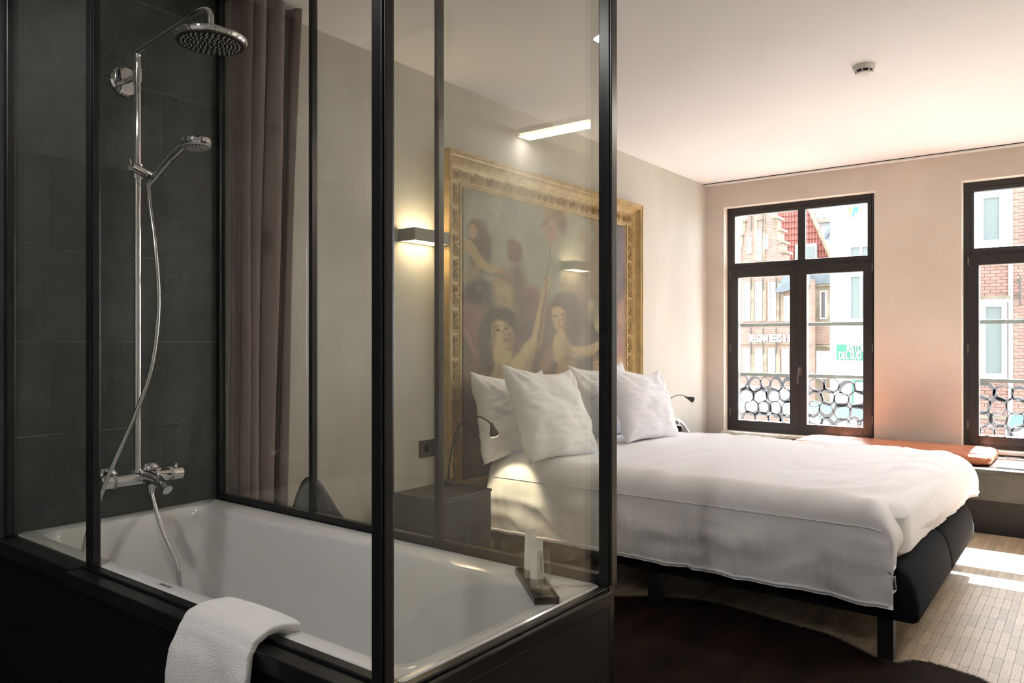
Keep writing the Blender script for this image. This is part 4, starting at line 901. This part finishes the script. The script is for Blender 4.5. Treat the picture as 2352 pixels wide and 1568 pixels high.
# roofs and houses behind A
Bk = bld('tiled_roof_house', 34, 'house behind with a red pantile roof and a hipped stone ridge')
XR = 34.0; RY0, RZ0 = pp_(XR, 1912, 606); RY1, RZ1 = pp_(XR, 1770, 470)
m = MB(); roofp = [pp_(XR, *q) for q in ((1768, 606), (1768, 430), (1838, 430), (1912, 600), (1912, 606))]; m.prism(roofp, XR+.25, XR+.4); m.build('roof_board', M['slate_roof'], Bk)
tw_, th_ = .125, .27
pm = MB(); pr = []
for k in range(7): q = k/6; pr.append((q*tw_*1.04, -.05*math.sin(q*math.pi)+(.012 if k == 6 else 0)))
ls = [[(y2, yv, 0) for yv, y2 in pr], [(y2+.06, yv, th_*1.06) for yv, y2 in pr]]
pm.v = [v for l in ls for v in l]; pm.f = [(k, k+1, 7+k+1, 7+k) for k in range(6)]
tme = pm.mesh('roof_tile', M['roof_red'])
yA = pp_(XR, 1774, 550)[0]; yB = pp_(XR, 1912, 550)[0]; zB, zT = pp_(XR, 1840, 606)[1], pp_(XR, 1840, 470)[1]; cnt = 0
fld = []
for i in range(int((zT-zB)/th_)+1):
    for j in range(int((yA-yB)/tw_)+1):
        y = yB+j*tw_; z = zB+i*th_; hip = yB+(z-zB)*(pp_(XR, 1838, 440)[0]-yB)/(pp_(XR, 1838, 430)[1]-zB)
        if y < hip-.05: continue
        fld.append((y, z))
fld.sort(key=lambda q: abs(q[1]-(zB+zT)/2))
for (y, z) in fld[:290]: o = link('roof_tile', tme, Bk); o.matrix_parent_inverse = Matrix.Translation(Bk.location).inverted(); o.location = (XR+.15, y, z)
rs_ = MB()
for (y, z) in fld[290:]: rs_.add([(v[0]+XR+.15, v[1]+y, v[2]+z) for v in pm.v], pm.f)
if rs_.v: o = rs_.build('roof_tiles', M['roof_red'], Bk); o['kind'] = 'stuff'
hp0 = at(1912, 600, 0, XR); hp1 = at(1838, 430, 0, XR); MB().tube([hp0, hp1], .09, 8).build('hip_ridge', M['stone'], Bk)
sk = slab('skylight', XR-.15, .2, (1826, 560, 1874, 603), 'grey_wall', Bk); slab('skylight_pane', XR-.2, .04, (1831, 566, 1869, 600), 'pale_glass', Bk)
G = bld('grey_house', 40, 'grey rendered house rising behind the red tiled roof'); XG = 40.0
slab('wall', XG, .5, (1700, 380, 1925, 900), 'grey_wall', G); fwin(XG, (1871, 478, 1880, 500), G, nz=1); fwin(XG, (1888, 478, 1897, 500), G, nz=1); slab('cornice', XG-.2, .2, (1865, 503, 1925, 510), 'stone', G)
MB().prism([pp_(XG-.3, *q) for q in ((1888, 545), (1925, 500), (1925, 512), (1893, 550))], XG-.3, XG-.1).build('gable_board', M['slate_roof'], G)
# B: stone house between
Bs = bld('stone_house', 31, 'small sandstone house between the brick gable and the white building'); XB = 31.0
slab('wall', XB, .5, (1850, 652, 1930, 1200), 'stone', Bs); MB().prism([pp_(XB-.2, *q) for q in ((1850, 655), (1850, 622), (1930, 606), (1930, 648))], XB-.2, XB-.02).build('roof', M['slate_roof'], Bs)
slab('brick_front', XB-.04, .05, (1850, 745, 1930, 790), 'brick', Bs); fwin(XB, (1884, 668, 1899, 732), Bs, nz=1); fwin(XB, (1876, 806, 1908, 870), Bs, 'curtain_w', nx=2, nz=1); slab('eaves', XB-.15, .15, (1850, 652, 1930, 657), 'stone', Bs); slab('string_course', XB-.06, .06, (1850, 792, 1930, 797), 'stone', Bs)
# C: white building with the green sign
XC = 19.0; Cb = bld('white_building', XC, 'white rendered building carrying a green restaurant sign and a banner')
slab('wall', XC, 1.9, (1907, 300, 2150, 1300), 'render_w', Cb); fwin(XC, (1948, 628, 2010, 738), Cb, 'pale_glass', nx=2, nz=1, fr=.12); fwin(XC, (1948, 560, 2010, 622), Cb, 'pale_glass', nx=2, nz=1, fr=.12)
for y in (520, 531, 745, 770, 842): slab('moulding', XC-.08, .08, (1907, y, 2150, y+4), 'render_w', Cb)
slab('window_sill', XC-.15, .15, (1944, 738, 2014, 743), 'white_trim', Cb)
dr = slab('door', XC-.05, .06, (1956, 872, 1984, 942), 'sign_green', Cb); slab('door_panel', XC-.08, .03, (1961, 878, 1984, 938), 'awning_w', Cb)
sg = slab('sign', XC-.2, .06, (1921, 791, 2060, 828), 'sign_green', Cb)
p1 = at(1944.5, 807.5, 0, XC-.21); p2 = at(1926, 824, 0, XC-.21)
text('lettering', 'RISTORANTE', .235, p1, ROT, M['sign_pink'], sg, .01, sx=.52, bold=.002); text('lettering', 'DEL SUD O', .245, p2, ROT, M['sign_pink'], sg, .01, sx=.52, bold=.002)
bn_ = slab('banner', XC-.2, .03, (1940, 474, 1982, 500), 'awning_w', Cb)
for poly, mt_ in ((((1948, 474), (1960, 474), (1956, 499), (1949, 499)), 'lime'), (((1972, 478), (1979, 474), (1979, 490), (1974, 490)), 'lime'), (((1960, 476), (1972, 474), (1970, 488), (1964, 486), (1961, 497), (1956, 498)), 'blue')):
    MB().prism([pp_(XC-.22, *q) for q in poly], XC-.23, XC-.205).build('banner_print', M[mt_], bn_)
text('lettering', 'EV', .12, at(1941.5, 488, 0, XC-.23), ROT, M['iron'], bn_, .005)
# D: brick building behind the right window
XD = 21.0; D_ = bld('brick_building', XD, 'pale brick building with tall white windows beyond the right window')
slab('wall', XD, 5, (2165, 300, 2480, 1300), 'mortar', D_)
y0, y1, z0, z1 = rc(XD, 2236, 440, 2365, 1010); holes = [rc(XD, 2240, 440, 2321, 574), rc(XD, 2250, 690, 2316, 872)]
bme = {}; lst = []; i = 0; z = z0
while z < z1:
    y = y0-(i % 2)*.11
    while y < y1:
        a, b = max(y, y0), min(y+.21, y1); ok = b-a > .03 and not any(h[0]-.02 < b and a < h[1]+.02 and h[2]-.03 < z+.066 and z < h[3]+.03 for h in holes)
        if ok: lst.append((round(b-a, 3), (a+b)/2, z))
        y += .22
    z += .076; i += 1
lst.sort(key=lambda q: q[2]); st = MB()
for k, (ln, yc, z) in enumerate(lst):
    if k < 300:
        if ln not in bme: bme[ln] = MB().box(-.02, .01, -ln/2, ln/2, 0, .066).mesh('brick', M['brick_red'])
        o = link('brick', bme[ln], D_); o.matrix_parent_inverse = Matrix.Translation(D_.location).inverted(); o.location = (XD-.005-random.uniform(0, .006), yc, z)
    else: st.box(XD-.025-random.uniform(0, .006), XD, yc-ln/2, yc+ln/2, z, z+.066)
o = st.build('brickwork', M['brick_red'], D_); o['kind'] = 'stuff'
fwin(XD-.03, (2238, 436, 2318, 570), D_, 'pale_glass', nx=1, nz=1, fr=.27); slab('window_sill', XD-.2, .2, (2234, 568, 2324, 574), 'white_trim', D_)
fwin(XD-.03, (2252, 694, 2314, 868), D_, 'pale_glass', nx=1, nz=1, fr=.2); slab('cornice', XD-.25, .25, (2248, 679, 2320, 686), 'stone', D_); slab('lintel', XD-.12, .12, (2252, 686, 2316, 694), 'white_trim', D_)
slab('stone_band', XD-.06, .06, (2236, 955, 2365, 963), 'stone', D_); slab('stone_band', XD-.08, .08, (2236, 590, 2300, 596), 'stone', D_)
dp = at(2322, 785, 0, XD); MB().tube([(XD-.07, dp.y, GZ), (XD-.07, dp.y, 5.5)], .045, 10).build('downpipe', M['white_trim'], D_, smooth=True)
ln_ = empty('wall_lantern', at(2352, 680, 0, XD-.01), 'black wrought iron scroll bracket on the pale brick building', 'lantern')
c0 = at(2341, 668, 0, XD-.15); mm = MB()
mm.tube([(XD-.03, c0.y-.02, c0.z-.3), (XD-.15, c0.y-.02, c0.z-.3), (XD-.15, c0.y-.02, c0.z+.35)], .018, 6)
for dz in (.2, -.12):
    mm.tube([(XD-.15, c0.y+.04+(.06-.004*k)*math.cos(k*.6), c0.z+dz+(.06-.004*k)*math.sin(k*.6)) for k in range(14)], .012, 6)
mm.build('bracket', M['iron'], ln_)
# street level things seen through the railings
def awning(name, X, box, mt, label, legs=True):
    y0, y1, z0, z1 = rc(X, *box); a = empty(name, (X, (y0+y1)/2, GZ), label, 'awning')
    m = MB(); m.prism([(X-1.4, z0+.12), (X, z1), (X+.02, z1-.05), (X-1.38, z0), (X-1.4, z0)], y0, y1, 'y'); m.build('canopy', M[mt], a)
    MB().box(X-1.42, X-1.39, y0, y1, z0-.22, z0+.12).build('valance', M['awning_w'], a)
    for y in (y0+.05, y1-.05): MB().tube([(X-1.35, y, GZ+.001), (X-1.35, y, z0)], .03, 8).build('pole', M['steel'], a)
    return a
awning('terrace_awning', 17.0, (1862, 925, 2010, 962), 'teal', 'teal terrace awning in front of the white building')
awning('terrace_awning', 18.5, (2325, 955, 2420, 985), 'teal', 'teal terrace awning at the foot of the pale brick building')
awning('market_canopy', 24.0, (1690, 888, 1850, 925), 'awning_w', 'long white market canopy below the brick gabled house')
cr_ = empty('parked_car', (20, at(1715, 785, 0, 20).y, GZ), 'dark parked car in the street below the left window', 'car')
cy = at(1715, 785, 0, 20).y; m = MB()
m.prism([(cy-2.0, GZ+.35), (cy+2.0, GZ+.35), (cy+2.0, GZ+.85), (cy+1.3, GZ+.95), (cy+.8, GZ+1.42), (cy-.9, GZ+1.45), (cy-1.6, GZ+.98), (cy-2.05, GZ+.9)], 19.2, 20.8); m.build('body', M['car'], cr_, bevel=.06)
MB().prism([(cy+1.15, GZ+.97), (cy+.75, GZ+1.36), (cy-.85, GZ+1.38), (cy-1.4, GZ+1.0)], 19.18, 19.19).build('side_window', M['pale_glass'], cr_)
for dy in (-1.25, 1.25): MB().lathe([(0, 0), (.32, 0), (.32, .2), (0, .2)], (19.18, cy+dy, GZ+.322), (1, 0, 0), 20).build('wheel', M['dark_plastic'], cr_)
